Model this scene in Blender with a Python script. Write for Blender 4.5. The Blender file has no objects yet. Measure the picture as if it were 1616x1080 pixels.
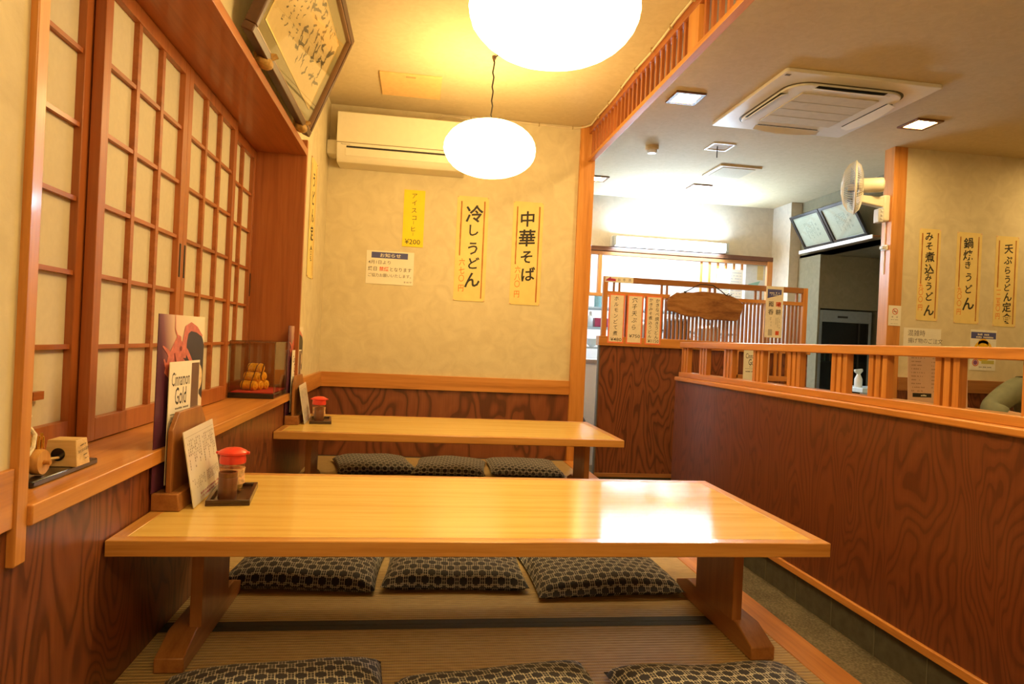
import bpy, bmesh, math, random
from math import sin, cos, pi, radians, sqrt
from mathutils import Vector, Matrix, Euler
random.seed(7)
SC = bpy.context.scene
COL = SC.collection

# ---------------------------------------------------------------- camera, world, exposure
YAW, PITCH, ROLL, CAM_H = 0.140342, 0.000293, 0.046433, 0.85
fw = Vector((sin(YAW)*cos(PITCH), cos(YAW)*cos(PITCH), sin(PITCH)))
r0 = Vector((cos(YAW), -sin(YAW), 0)); u0 = r0.cross(fw)
rt = r0*cos(ROLL) + u0*sin(ROLL); up = u0*cos(ROLL) - r0*sin(ROLL)
cam = bpy.data.cameras.new('camera'); cam.sensor_width = 36; cam.lens = 1050/1616*36
cam.clip_start = 0.05
co = bpy.data.objects.new('camera', cam); COL.objects.link(co)
co.matrix_world = Matrix(((rt.x, up.x, -fw.x, 0), (rt.y, up.y, -fw.y, 0), (rt.z, up.z, -fw.z, CAM_H), (0, 0, 0, 1)))
SC.camera = co
w = bpy.data.worlds.new('world'); SC.world = w; w.use_nodes = True
w.node_tree.nodes['Background'].inputs[0].default_value = (0.5, 0.6, 0.8, 1)
w.node_tree.nodes['Background'].inputs[1].default_value = 0.02
SC.view_settings.view_transform = 'Standard'; SC.view_settings.look = 'None'
SC.view_settings.gamma = 1; SC.view_settings.use_curve_mapping = False
SC.view_settings.exposure = 0.0
SC.cycles.use_denoising = True
SC.cycles.max_bounces = 10; SC.cycles.diffuse_bounces = 6; SC.cycles.glossy_bounces = 4
SC.cycles.transparent_max_bounces = 12; SC.cycles.sample_clamp_indirect = 6
LANTERN_POWER = 22.5          # emission of the paper lanterns
LANTERN_COL = (1.0, 0.68, 0.26)
DOWN_POWER = 185.0             # ceiling downlights
DOWN_COL = (1.0, 0.66, 0.25)
TUBE_POWER = 150.0             # fluorescent tube in front of the kitchen
TUBE_COL = (0.60, 0.80, 1.0)
KITCHEN_POWER = 85.0          # added unseen tubes that brighten the kitchen

# ---------------------------------------------------------------- materials
MATS = {}
def new_mat(name):
    m = bpy.data.materials.new(name); m.use_nodes = True
    nt = m.node_tree; b = nt.nodes['Principled BSDF']
    return m, nt, b
def c4(c): return (c[0], c[1], c[2], 1)
def plain(name, col, rough=0.6, metal=0.0, coat=0.0, noise=0.06, nscale=30):
    if name in MATS: return MATS[name]
    m, nt, b = new_mat(name)
    b.inputs['Roughness'].default_value = rough; b.inputs['Metallic'].default_value = metal
    b.inputs['Coat Weight'].default_value = coat; b.inputs['Coat Roughness'].default_value = 0.12
    if noise > 0:
        tc = nt.nodes.new('ShaderNodeTexCoord'); n = nt.nodes.new('ShaderNodeTexNoise')
        n.inputs['Scale'].default_value = nscale; n.inputs['Detail'].default_value = 4
        nt.links.new(tc.outputs['Object'], n.inputs['Vector'])
        r = nt.nodes.new('ShaderNodeValToRGB')
        r.color_ramp.elements[0].position = 0.3; r.color_ramp.elements[1].position = 0.7
        r.color_ramp.elements[0].color = c4([x*(1-noise) for x in col])
        r.color_ramp.elements[1].color = c4([min(1, x*(1+noise)) for x in col])
        nt.links.new(n.outputs['Fac'], r.inputs['Fac']); nt.links.new(r.outputs['Color'], b.inputs['Base Color'])
    else:
        b.inputs['Base Color'].default_value = c4(col)
    MATS[name] = m
    return m
def emit(name, col, power):
    if name in MATS: return MATS[name]
    m, nt, b = new_mat(name)
    b.inputs['Base Color'].default_value = (0.8, 0.78, 0.7, 1)
    b.inputs['Emission Color'].default_value = c4(col); b.inputs['Emission Strength'].default_value = power
    MATS[name] = m
    return m
def coords(nt, scale, rand=True):
    tc = nt.nodes.new('ShaderNodeTexCoord'); mp = nt.nodes.new('ShaderNodeMapping')
    mp.inputs['Scale'].default_value = scale
    if rand:
        oi = nt.nodes.new('ShaderNodeObjectInfo'); ad = nt.nodes.new('ShaderNodeVectorMath'); ad.operation = 'MULTIPLY_ADD'
        cb = nt.nodes.new('ShaderNodeCombineXYZ')
        for k in range(3): nt.links.new(oi.outputs['Random'], cb.inputs[k])
        nt.links.new(cb.outputs[0], ad.inputs[0]); ad.inputs[1].default_value = (7.3, 5.1, 9.7)
        nt.links.new(tc.outputs['Object'], ad.inputs[2]); nt.links.new(ad.outputs[0], mp.inputs['Vector'])
    else:
        nt.links.new(tc.outputs['Object'], mp.inputs['Vector'])
    return mp
def ramp(nt, stops):
    r = nt.nodes.new('ShaderNodeValToRGB'); e = r.color_ramp.elements
    while len(e) < len(stops): e.new(0.5)
    for k, (p, c) in enumerate(stops): e[k].position = p; e[k].color = c4(c)
    return r
def wood(kind, axis):
    key = 'wood_%s_%s' % (kind, axis)
    if key in MATS: return MATS[key]
    spec = {  # dark, base, light, roughness, coat, grain scale
        'trim':  ((0.43, 0.165, 0.034), (0.56, 0.23, 0.050), (0.65, 0.295, 0.075), 0.38, 0.25, 26),
        'red':   ((0.28, 0.078, 0.018), (0.37, 0.110, 0.026), (0.43, 0.14, 0.036), 0.42, 0.2, 24),
        'table': ((0.64, 0.41, 0.105), (0.73, 0.50, 0.145), (0.78, 0.56, 0.185), 0.30, 0.0, 30),
        'edge':  ((0.44, 0.20, 0.045), (0.55, 0.27, 0.07), (0.63, 0.34, 0.10), 0.32, 0.5, 34),
        'leg':   ((0.25, 0.095, 0.026), (0.33, 0.135, 0.038), (0.39, 0.17, 0.052), 0.42, 0.3, 30),
        'dark':  ((0.030, 0.010, 0.005), (0.045, 0.015, 0.007), (0.06, 0.021, 0.010), 0.3, 0.5, 30),
        'pale':  ((0.55, 0.36, 0.15), (0.66, 0.46, 0.21), (0.74, 0.54, 0.27), 0.5, 0.0, 60),
        'rustic': ((0.15, 0.050, 0.014), (0.28, 0.115, 0.032), (0.40, 0.19, 0.065), 0.4, 0.3, 26),
        'brown': ((0.09, 0.03, 0.012), (0.14, 0.05, 0.02), (0.18, 0.068, 0.028), 0.4, 0.3, 30),
    }[kind]
    m, nt, b = new_mat(key)
    g = spec[5]; s = [g, g, g]; s['xyz'.index(axis)] = g*(0.2 if kind == 'rustic' else 0.045)
    mp = coords(nt, s)
    n1 = nt.nodes.new('ShaderNodeTexNoise'); n1.inputs['Scale'].default_value = 1; n1.inputs['Detail'].default_value = 5
    n1.inputs['Distortion'].default_value = 0.6
    nt.links.new(mp.outputs[0], n1.inputs['Vector'])
    n2 = nt.nodes.new('ShaderNodeTexNoise'); n2.inputs['Scale'].default_value = 7; n2.inputs['Detail'].default_value = 2
    nt.links.new(mp.outputs[0], n2.inputs['Vector'])
    mx = nt.nodes.new('ShaderNodeMath'); mx.operation = 'MULTIPLY_ADD'; mx.inputs[1].default_value = 0.35
    nt.links.new(n2.outputs['Fac'], mx.inputs[0]); nt.links.new(n1.outputs['Fac'], mx.inputs[2])
    r = ramp(nt, [(0.45, spec[0]), (0.66, spec[1]), (0.9, spec[2])])
    nt.links.new(mx.outputs[0], r.inputs['Fac']); nt.links.new(r.outputs['Color'], b.inputs['Base Color'])
    b.inputs['Roughness'].default_value = spec[3]; b.inputs['Coat Weight'].default_value = spec[4]; b.inputs['Coat Roughness'].default_value = 0.17 if kind == 'table' else 0.1
    if kind == 'table':   # fine ridges along the grain stretch reflections across it
        b.inputs['Roughness'].default_value = 0.19; b.inputs['Specular IOR Level'].default_value = 0.9; b.inputs['Anisotropic'].default_value = 0.92
        cx = nt.nodes.new('ShaderNodeCombineXYZ'); cx.inputs[1].default_value = 1.0; nt.links.new(cx.outputs[0], b.inputs['Tangent'])
    bp = nt.nodes.new('ShaderNodeBump'); bp.inputs['Strength'].default_value = 0.06; bp.inputs['Distance'].default_value = 0.002
    nt.links.new(n2.outputs['Fac'], bp.inputs['Height']); nt.links.new(bp.outputs[0], b.inputs['Normal'])
    MATS[key] = m
    return m
def veneer(key, dark, base, light, bands=11, across=3.2, along=0.75, rough=0.42):
    """rotary-cut plywood: contour bands of a stretched noise, grain running up"""
    if key in MATS: return MATS[key]
    m, nt, b = new_mat(key)
    mp = coords(nt, (across, across, along))
    n1 = nt.nodes.new('ShaderNodeTexNoise'); n1.inputs['Scale'].default_value = 1; n1.inputs['Detail'].default_value = 2.2
    n1.inputs['Roughness'].default_value = 0.42; n1.inputs['Distortion'].default_value = 0.35
    nt.links.new(mp.outputs[0], n1.inputs['Vector'])
    mu = nt.nodes.new('ShaderNodeMath'); mu.operation = 'MULTIPLY'; mu.inputs[1].default_value = bands
    nt.links.new(n1.outputs['Fac'], mu.inputs[0])
    fr = nt.nodes.new('ShaderNodeMath'); fr.operation = 'FRACT'; nt.links.new(mu.outputs[0], fr.inputs[0])
    r = ramp(nt, [(0.0, base), (0.40, light), (0.62, base), (0.80, dark), (0.93, dark), (1.0, base)])
    nt.links.new(fr.outputs[0], r.inputs['Fac'])
    mp2 = coords(nt, (140, 140, 4)); n2 = nt.nodes.new('ShaderNodeTexNoise'); n2.inputs['Scale'].default_value = 1; n2.inputs['Detail'].default_value = 3
    nt.links.new(mp2.outputs[0], n2.inputs['Vector'])
    r2 = ramp(nt, [(0.3, (0.82, 0.80, 0.78)), (0.7, (1.0, 1.0, 1.0))])
    nt.links.new(n2.outputs['Fac'], r2.inputs['Fac'])
    mm = nt.nodes.new('ShaderNodeMix'); mm.data_type = 'RGBA'; mm.blend_type = 'MULTIPLY'; mm.inputs[0].default_value = 1
    nt.links.new(r.outputs['Color'], mm.inputs[6]); nt.links.new(r2.outputs['Color'], mm.inputs[7])
    nt.links.new(mm.outputs[2], b.inputs['Base Color'])
    b.inputs['Roughness'].default_value = rough; b.inputs['Coat Weight'].default_value = 0.25; b.inputs['Coat Roughness'].default_value = 0.22
    MATS[key] = m
    return m
def plaster(key, lo, hi, scale=14, bump=0.25):
    if key in MATS: return MATS[key]
    m, nt, b = new_mat(key)
    mp = coords(nt, (scale,)*3, False)
    n = nt.nodes.new('ShaderNodeTexNoise'); n.inputs['Scale'].default_value = 1; n.inputs['Detail'].default_value = 6; n.inputs['Distortion'].default_value = 1.2
    nt.links.new(mp.outputs[0], n.inputs['Vector'])
    r = ramp(nt, [(0.3, lo), (0.7, hi)]); nt.links.new(n.outputs['Fac'], r.inputs['Fac']); nt.links.new(r.outputs['Color'], b.inputs['Base Color'])
    n2 = nt.nodes.new('ShaderNodeTexNoise'); n2.inputs['Scale'].default_value = 9; n2.inputs['Detail'].default_value = 5
    nt.links.new(mp.outputs[0], n2.inputs['Vector'])
    bp = nt.nodes.new('ShaderNodeBump'); bp.inputs['Strength'].default_value = bump; bp.inputs['Distance'].default_value = 0.003
    nt.links.new(n2.outputs['Fac'], bp.inputs['Height']); nt.links.new(bp.outputs[0], b.inputs['Normal'])
    b.inputs['Roughness'].default_value = 0.85
    MATS[key] = m
    return m
def mth(nt, op, a, b_=None, c_=None):
    n = nt.nodes.new('ShaderNodeMath'); n.operation = op
    for k, v in enumerate((a, b_, c_)):
        if v is None: continue
        if isinstance(v, (int, float)): n.inputs[k].default_value = v
        else: nt.links.new(v, n.inputs[k])
    return n.outputs[0]
def tatami_mat_material():
    if 'tatami' in MATS: return MATS['tatami']
    m, nt, b = new_mat('tatami')
    tc = nt.nodes.new('ShaderNodeTexCoord'); sx = nt.nodes.new('ShaderNodeSeparateXYZ'); nt.links.new(tc.outputs['Object'], sx.inputs[0])
    s = mth(nt, 'SINE', mth(nt, 'MULTIPLY', sx.outputs['Y'], 2*pi/0.0155))
    s2 = mth(nt, 'SINE', mth(nt, 'MULTIPLY', sx.outputs['X'], 2*pi/0.006))
    mp = coords(nt, (30, 260, 10), False); n = nt.nodes.new('ShaderNodeTexNoise'); n.inputs['Scale'].default_value = 1; nt.links.new(mp.outputs[0], n.inputs['Vector'])
    f = mth(nt, 'MULTIPLY_ADD', s, 0.24, mth(nt, 'MULTIPLY_ADD', s2, 0.05, n.outputs['Fac']))
    r = ramp(nt, [(0.15, (0.27, 0.185, 0.085)), (0.5, (0.44, 0.315, 0.15)), (0.85, (0.52, 0.39, 0.20))])
    nt.links.new(f, r.inputs['Fac']); nt.links.new(r.outputs['Color'], b.inputs['Base Color'])
    bp = nt.nodes.new('ShaderNodeBump'); bp.inputs['Strength'].default_value = 0.5; bp.inputs['Distance'].default_value = 0.002
    nt.links.new(s, bp.inputs['Height']); nt.links.new(bp.outputs[0], b.inputs['Normal'])
    b.inputs['Roughness'].default_value = 0.5
    MATS['tatami'] = m
    return m
def kasuri():
    """dark cushion cloth: staggered dark round dots on a cream double-line lattice"""
    if 'kasuri' in MATS: return MATS['kasuri']
    m, nt, b = new_mat('kasuri')
    tc = nt.nodes.new('ShaderNodeTexCoord'); sx = nt.nodes.new('ShaderNodeSeparateXYZ'); nt.links.new(tc.outputs['UV'], sx.inputs[0])
    P, Q = 0.043, 0.030
    def cell(v, per, off): # centred saw, in metres
        t = mth(nt, 'FRACT', mth(nt, 'ADD', mth(nt, 'DIVIDE', v, per), off))
        return mth(nt, 'MULTIPLY', mth(nt, 'SUBTRACT', t, 0.5), per)
    x, y = sx.outputs['X'], sx.outputs['Y']
    def dot(ox, oy):
        dx = cell(x, P, ox); dy = cell(y, Q*2, oy)
        return mth(nt, 'SQRT', mth(nt, 'ADD', mth(nt, 'MULTIPLY', dx, dx), mth(nt, 'MULTIPLY', dy, dy)))
    d = mth(nt, 'MINIMUM', dot(0, 0), dot(0.5, 0.5))
    nz = nt.nodes.new('ShaderNodeTexNoise'); nz.inputs['Scale'].default_value = 420; nt.links.new(tc.outputs['UV'], nz.inputs['Vector'])
    d = mth(nt, 'ADD', d, mth(nt, 'MULTIPLY_ADD', nz.outputs['Fac'], 0.005, -0.0025))
    outside = mth(nt, 'GREATER_THAN', d, 0.0135)
    def lines(v, per, off, half, gap):
        t = mth(nt, 'ABSOLUTE', cell(v, per, off))
        return mth(nt, 'LESS_THAN', mth(nt, 'ABSOLUTE', mth(nt, 'SUBTRACT', t, gap)), half)
    lx = lines(x, P/2, 0.0, 0.0010, 0.0030); ly = lines(y, Q, 0.0, 0.0010, 0.0030)
    lx2 = lines(x, P/2, 0.5, 0.0005, 0.0); ly2 = lines(y, Q, 0.5, 0.0005, 0.0)
    l = mth(nt, 'MAXIMUM', mth(nt, 'MAXIMUM', lx, ly), mth(nt, 'MAXIMUM', lx2, ly2))
    f = mth(nt, 'MULTIPLY', l, outside)
    # charcoal ground, slightly lighter between the dots
    mxa = nt.nodes.new('ShaderNodeMix'); mxa.data_type = 'RGBA'
    mxa.inputs[6].default_value = (0.013, 0.017, 0.044, 1); mxa.inputs[7].default_value = (0.024, 0.030, 0.062, 1)
    nt.links.new(outside, mxa.inputs[0])
    mxb = nt.nodes.new('ShaderNodeMix'); mxb.data_type = 'RGBA'
    nt.links.new(f, mxb.inputs[0]); nt.links.new(mxa.outputs[2], mxb.inputs[6]); mxb.inputs[7].default_value = (0.64, 0.63, 0.58, 1)
    nt.links.new(mxb.outputs[2], b.inputs['Base Color'])
    b.inputs['Roughness'].default_value = 0.8; b.inputs['Sheen Weight'].default_value = 0.15
    MATS['kasuri'] = m
    return m
def speckle(key, lo, mid, hi, scale, rough=0.8):
    if key in MATS: return MATS[key]
    m, nt, b = new_mat(key)
    mp = coords(nt, (scale,)*3, False)
    v = nt.nodes.new('ShaderNodeTexVoronoi'); v.inputs['Scale'].default_value = 1; nt.links.new(mp.outputs[0], v.inputs['Vector'])
    n = nt.nodes.new('ShaderNodeTexNoise'); n.inputs['Scale'].default_value = 0.08; n.inputs['Detail'].default_value = 5; nt.links.new(mp.outputs[0], n.inputs['Vector'])
    f = mth(nt, 'MULTIPLY_ADD', n.outputs['Fac'], 0.6, mth(nt, 'MULTIPLY', v.outputs['Distance'], 0.55))
    r = ramp(nt, [(0.3, lo), (0.55, mid), (0.8, hi)]); nt.links.new(f, r.inputs['Fac']); nt.links.new(r.outputs['Color'], b.inputs['Base Color'])
    bp = nt.nodes.new('ShaderNodeBump'); bp.inputs['Strength'].default_value = 0.3; bp.inputs['Distance'].default_value = 0.003
    nt.links.new(v.outputs['Distance'], bp.inputs['Height']); nt.links.new(bp.outputs[0], b.inputs['Normal'])
    b.inputs['Roughness'].default_value = rough
    MATS[key] = m
    return m
def clear(name, tint=(1, 1, 1), gloss=0.10, rough=0.03):
    if name in MATS: return MATS[name]
    m = bpy.data.materials.new(name); m.use_nodes = True; nt = m.node_tree
    nt.nodes.clear(); o = nt.nodes.new('ShaderNodeOutputMaterial'); t = nt.nodes.new('ShaderNodeBsdfTransparent'); g = nt.nodes.new('ShaderNodeBsdfGlossy')
    t.inputs[0].default_value = c4(tint); g.inputs['Roughness'].default_value = rough
    fz = nt.nodes.new('ShaderNodeLayerWeight'); fz.inputs['Blend'].default_value = 0.5
    f = mth(nt, 'MULTIPLY_ADD', mth(nt, 'POWER', fz.outputs['Facing'], 5.0), 0.8, 0.02+gloss*0.4)
    mx = nt.nodes.new('ShaderNodeMixShader'); nt.links.new(f, mx.inputs[0]); nt.links.new(t.outputs[0], mx.inputs[1]); nt.links.new(g.outputs[0], mx.inputs[2])
    nt.links.new(mx.outputs[0], o.inputs[0])
    MATS[name] = m
    return m
def poster_print():
    if 'poster_print' in MATS: return MATS['poster_print']
    m, nt, b = new_mat('poster_print')
    tc = nt.nodes.new('ShaderNodeTexCoord'); sx = nt.nodes.new('ShaderNodeSeparateXYZ'); nt.links.new(tc.outputs['Object'], sx.inputs[0])
    f = mth(nt, 'MULTIPLY_ADD', sx.outputs['X'], 3.4, mth(nt, 'MULTIPLY_ADD', sx.outputs['Z'], 0.9, 0.3))
    r = ramp(nt, [(0.0, (0.09, 0.025, 0.06)), (0.08, (0.20, 0.07, 0.11)), (0.34, (0.75, 0.55, 0.45)), (0.8, (0.83, 0.74, 0.6))])
    nt.links.new(f, r.inputs['Fac']); nt.links.new(r.outputs['Color'], b.inputs['Base Color'])
    b.inputs['Roughness'].default_value = 0.25
    MATS['poster_print'] = m
    return m
PLASTER = plaster('wall_plaster', (0.60, 0.52, 0.345), (0.69, 0.61, 0.42), 9)
CEILING = plaster('ceiling_plaster', (0.57, 0.47, 0.29), (0.63, 0.525, 0.335), 20, 0.3)
KWALL = plaster('kitchen_plaster', (0.50, 0.45, 0.37), (0.58, 0.52, 0.43), 12)
OLIVE = plaster('olive_plaster', (0.17, 0.15, 0.09), (0.21, 0.185, 0.115), 12)
PLY = veneer('ply_red', (0.115, 0.031, 0.010), (0.20, 0.055, 0.018), (0.24, 0.071, 0.024), 22, 4.6, 1.1)
PLY_FINE = veneer('ply_partition', (0.120, 0.030, 0.009), (0.168, 0.043, 0.013), (0.19, 0.051, 0.016), 22, 4.6, 1.25)
PAPER = plain('shoji_paper', (0.62, 0.56, 0.43), 0.9, noise=0.03, nscale=60)
WHITE_PLASTIC = plain('cream_plastic', (0.74, 0.69, 0.56), 0.4, noise=0.02)
COOL_WHITE = plain('white_plastic', (0.78, 0.77, 0.74), 0.35, noise=0.02)
DARK = plain('dark_void', (0.02, 0.018, 0.015), 0.6, noise=0.02)
BLACK_LACQ = plain('black_lacquer', (0.012, 0.011, 0.012), 0.25, coat=0.5, noise=0.02)
SUMI = plain('ink_black', (0.015, 0.012, 0.010), 0.6, noise=0.0)
RED_INK = plain('ink_red', (0.60, 0.08, 0.02), 0.7, noise=0.0)
BROWN_INK = plain('ink_brown', (0.42, 0.14, 0.02), 0.7, noise=0.1, nscale=80)
ORANGE_INK = plain('ink_orange', (0.72, 0.155, 0.015), 0.7, noise=0.1, nscale=80)
BLUE_INK = plain('ink_blue', (0.07, 0.08, 0.27), 0.6, noise=0.0)
GREY_INK = plain('ink_grey', (0.16, 0.14, 0.12), 0.7, noise=0.0)
PAPER_Y = plain('strip_paper', (0.78, 0.62, 0.24), 0.7, noise=0.05, nscale=12)
PAPER_YY = plain('yellow_paper', (0.85, 0.66, 0.02), 0.7, noise=0.03, nscale=12)
PAPER_W = plain('white_paper', (0.80, 0.77, 0.68), 0.6, noise=0.02)
STEEL = plain('steel', (0.55, 0.57, 0.58), 0.35, 0.8, noise=0.05)
BRASS = plain('gold_rod', (0.80, 0.50, 0.10), 0.25, 0.9, noise=0.03)

# ---------------------------------------------------------------- mesh helpers
class MB:
    def __init__(s): s.v = []; s.f = []; s.uv = None
    def add(s, vs, fs):
        n = len(s.v); s.v += [tuple(p) for p in vs]; s.f += [[i+n for i in f] for f in fs]; return s
    def box(s, x0, x1, y0, y1, z0, z1):
        vs = [(x, y, z) for x in (x0, x1) for y in (y0, y1) for z in (z0, z1)]
        return s.add(vs, [(0, 1, 3, 2), (4, 6, 7, 5), (0, 4, 5, 1), (2, 3, 7, 6), (0, 2, 6, 4), (1, 5, 7, 3)])
    def prism(s, poly, axis, a0, a1):
        def mk(p, a):
            return (a, p[0], p[1]) if axis == 'x' else (p[0], a, p[1]) if axis == 'y' else (p[0], p[1], a)
        n = len(poly)
        return s.add([mk(p, a0) for p in poly]+[mk(p, a1) for p in poly],
                     [list(range(n))[::-1], list(range(n, 2*n))]+[(i, (i+1) % n, n+(i+1) % n, n+i) for i in range(n)])
    def lathe(s, prof, seg=24, c=(0, 0, 0), axis='z', wob=None):
        vs = []; fs = []
        for j, (r, h) in enumerate(prof):
            for i in range(seg):
                a = 2*pi*i/seg; rr = r*(wob(a, j) if wob else 1)
                p = (rr*cos(a), rr*sin(a), h)
                if axis == 'x': p = (p[2], p[0], p[1])
                elif axis == 'y': p = (p[1], p[2], p[0])
                vs.append((p[0]+c[0], p[1]+c[1], p[2]+c[2]))
        for j in range(len(prof)-1):
            for i in range(seg):
                fs.append((j*seg+i, j*seg+(i+1) % seg, (j+1)*seg+(i+1) % seg, (j+1)*seg+i))
        m = len(prof)-1
        if prof[0][0] > 1e-6: fs.append(list(range(seg))[::-1])
        if prof[m][0] > 1e-6: fs.append([m*seg+i for i in range(seg)])
        return s.add(vs, fs)
    def cyl(s, p0, p1, r0, r1=None, seg=12):
        return s.tube([p0, p1], [r0, r0 if r1 is None else r1], seg)
    def tube(s, pts, r, seg=8, closed=False):
        pts = [Vector(p) for p in pts]; n = len(pts); rs = r if isinstance(r, (list, tuple)) else [r]*n
        vs = []; fs = []; u = None
        for i, p in enumerate(pts):
            if closed: t = (pts[(i+1) % n]-pts[i-1]).normalized()
            else: t = (pts[min(i+1, n-1)]-pts[max(i-1, 0)]).normalized()
            if u is None: u = t.orthogonal().normalized()
            u = (u-t*u.dot(t))
            u = u.normalized() if u.length > 1e-6 else t.orthogonal().normalized()
            v = t.cross(u)
            for k in range(seg):
                a = 2*pi*k/seg; vs.append(p+(u*cos(a)+v*sin(a))*rs[i])
        for i in range(n if closed else n-1):
            j = (i+1) % n
            for k in range(seg): fs.append((i*seg+k, i*seg+(k+1) % seg, j*seg+(k+1) % seg, j*seg+k))
        if not closed: fs += [list(range(seg))[::-1], [(n-1)*seg+k for k in range(seg)]]
        return s.add(vs, fs)
    def ball(s, c, rx, ry, rz, seg=16, rings=10):
        prof = [(sin(pi*j/rings), -cos(pi*j/rings)) for j in range(rings+1)]
        m = MB().lathe([(max(r, 1e-7), h) for r, h in prof], seg)
        return s.add([(c[0]+p[0]*rx, c[1]+p[1]*ry, c[2]+p[2]*rz) for p in m.v], m.f)
    def build(s, name, mat, parent=None, bevel=0, smooth=35, loc=None, rot=None, seg=2, fix=True):
        me = bpy.data.meshes.new(name); me.from_pydata(s.v, [], s.f); me.update()
        if fix:
            bm = bmesh.new(); bm.from_mesh(me)
            bmesh.ops.recalc_face_normals(bm, faces=bm.faces); bm.to_mesh(me); bm.free()
        if s.uv:
            l = me.uv_layers.new(name='UVMap')
            for lp in me.loops: l.data[lp.index].uv = s.uv[lp.vertex_index]
        if smooth:
            me.polygons.foreach_set('use_smooth', [True]*len(me.polygons)); me.set_sharp_from_angle(angle=radians(smooth))
        me.materials.append(mat)
        o = bpy.data.objects.new(name, me); COL.objects.link(o)
        if parent is not None: o.parent = parent
        if loc is not None: o.location = loc
        if rot is not None: o.rotation_euler = rot
        if bevel:
            b = o.modifiers.new('bevel', 'BEVEL'); b.width = bevel; b.segments = seg; b.limit_method = 'ANGLE'; b.angle_limit = radians(40)
        return o
def tag(o, label, cat, group=None, kind=None):
    o['label'] = label; o['category'] = cat
    if group: o['group'] = group
    if kind: o['kind'] = kind
    return o
def thing(name, label, cat, loc=(0, 0, 0), rot=(0, 0, 0), group=None):
    o = bpy.data.objects.new(name, None); COL.objects.link(o); o.location = loc; o.rotation_euler = rot
    o.empty_display_size = 0.05
    return tag(o, label, cat, group)
def struct(name, mb, mat, label=None, cat=None, bevel=0):
    o = mb.build(name, mat, bevel=bevel); o['kind'] = 'structure'
    o['label'] = label or name.replace('_', ' '); o['category'] = cat or name.split('_')[0]
    return o
def B(*a): return MB().box(*a)
def dup(root, loc, label, rot=None, group=None):
    r = root.copy(); COL.objects.link(r); r.location = loc
    if rot is not None: r.rotation_euler = rot
    r['label'] = label
    if group: r['group'] = group
    for ch in list(root.children):
        c = ch.copy(); COL.objects.link(c); c.parent = r
        for g in list(ch.children):
            d = g.copy(); COL.objects.link(d); d.parent = c
    return r

# ---------------------------------------------------------------- lettering
GL = {}
def glyph(ch, bold=0.0):
    k = (ch, bold)
    if k not in GL:
        c = bpy.data.curves.new('glyph', 'FONT'); c.body = ch; c.resolution_u = 2; c.offset = bold
        o = bpy.data.objects.new('glyph', c); COL.objects.link(o)
        dg = bpy.context.evaluated_depsgraph_get(); dg.update()
        m = bpy.data.meshes.new_from_object(o.evaluated_get(dg))
        GL[k] = ([(v.co.x, v.co.y) for v in m.vertices], [list(p.vertices) for p in m.polygons])
        bpy.data.objects.remove(o); bpy.data.curves.remove(c); bpy.data.meshes.remove(m)
    return GL[k]
def put(mb, ch, u, v, h, wd=None, bold=0.0, rot=0.0, shear=0.0, off=0.0012, lift=0.0, fit=False):
    """one character (or a short line) centred at (u, v), height h, in the x-z plane facing -y"""
    vs, fs = glyph(ch, bold)
    if not vs: return
    x0 = min(p[0] for p in vs); x1 = max(p[0] for p in vs); y0 = min(p[1] for p in vs); y1 = max(p[1] for p in vs)
    if fit:   # exact ink box
        sx = (wd or h*(x1-x0)/(y1-y0))/(x1-x0); sy = h/(y1-y0); cx, cy = (x0+x1)/2, (y0+y1)/2
    else:
        sx = (wd or h)/1.0; sy = h/1.0; cx, cy = (x0+x1)/2, (y0+y1)/2
    out = []
    for x, y in vs:
        a = (x-cx)*sx; b = (y-cy)*sy + shear*(x-cx)*sx
        out.append((u+a*cos(rot)-b*sin(rot), -off, v+a*sin(rot)+b*cos(rot)))
    mb.add(out, fs)
def line_text(mb, s, u, v, h, width=None, bold=0.0, off=0.0012):
    put(mb, s, u, v, h, width, bold, fit=True, off=off)
def sheet(name, label, cat, loc, w_, h_, mat, rot=(0, 0, 0), group=None, thick=0.0012):
    """paper facing local -y, centre at loc"""
    o = B(-w_/2, w_/2, -thick/2, thick/2, -h_/2, h_).build(name, mat, smooth=0, loc=loc, rot=rot) if False else \
        MB().box(-w_/2, w_/2, -thick/2, thick/2, -h_/2, h_/2).build(name, mat, smooth=0, loc=loc, rot=rot)
    return tag(o, label, cat, group)
def ink(parent, mb, mat, name='lettering'):
    return mb.build(name, mat, parent, smooth=0, fix=False)
def rects(mb, rs, off=0.001):
    for x0, x1, z0, z1 in rs: mb.add([(x0, -off, z0), (x1, -off, z0), (x1, -off, z1), (x0, -off, z1)], [(0, 1, 2, 3)])
    return mb
def brushline(mb, u, v0, v1, wd, off=0.001):
    n = 14; pts = []
    for i in range(n+1):
        t = i/n; v = v0+(v1-v0)*t
        pts.append((u+random.uniform(-.0006, .0006), v, wd*random.uniform(.75, 1.2)))
    for i in range(n):
        a, b = pts[i], pts[i+1]
        mb.add([(a[0]-a[2]/2, -off, a[1]), (a[0]+a[2]/2, -off, a[1]), (b[0]+b[2]/2, -off, b[1]), (b[0]-b[2]/2, -off, b[1])], [(0, 1, 2, 3)])
def dashes(mb, x0, x1, z, h, off=0.0011, dens=0.72, step=None):
    """a line of print too small to read"""
    step = step or h*0.9; x = x0
    while x < x1-step*0.5:
        if random.random() < dens:
            mb.add([(x, -off, z-h/2), (x+step*.72, -off, z-h/2), (x+step*.72, -off, z+h/2*random.uniform(.2, 1)), (x, -off, z+h/2*random.uniform(.2, 1))], [(0, 1, 2, 3)])
        x += step
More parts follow.
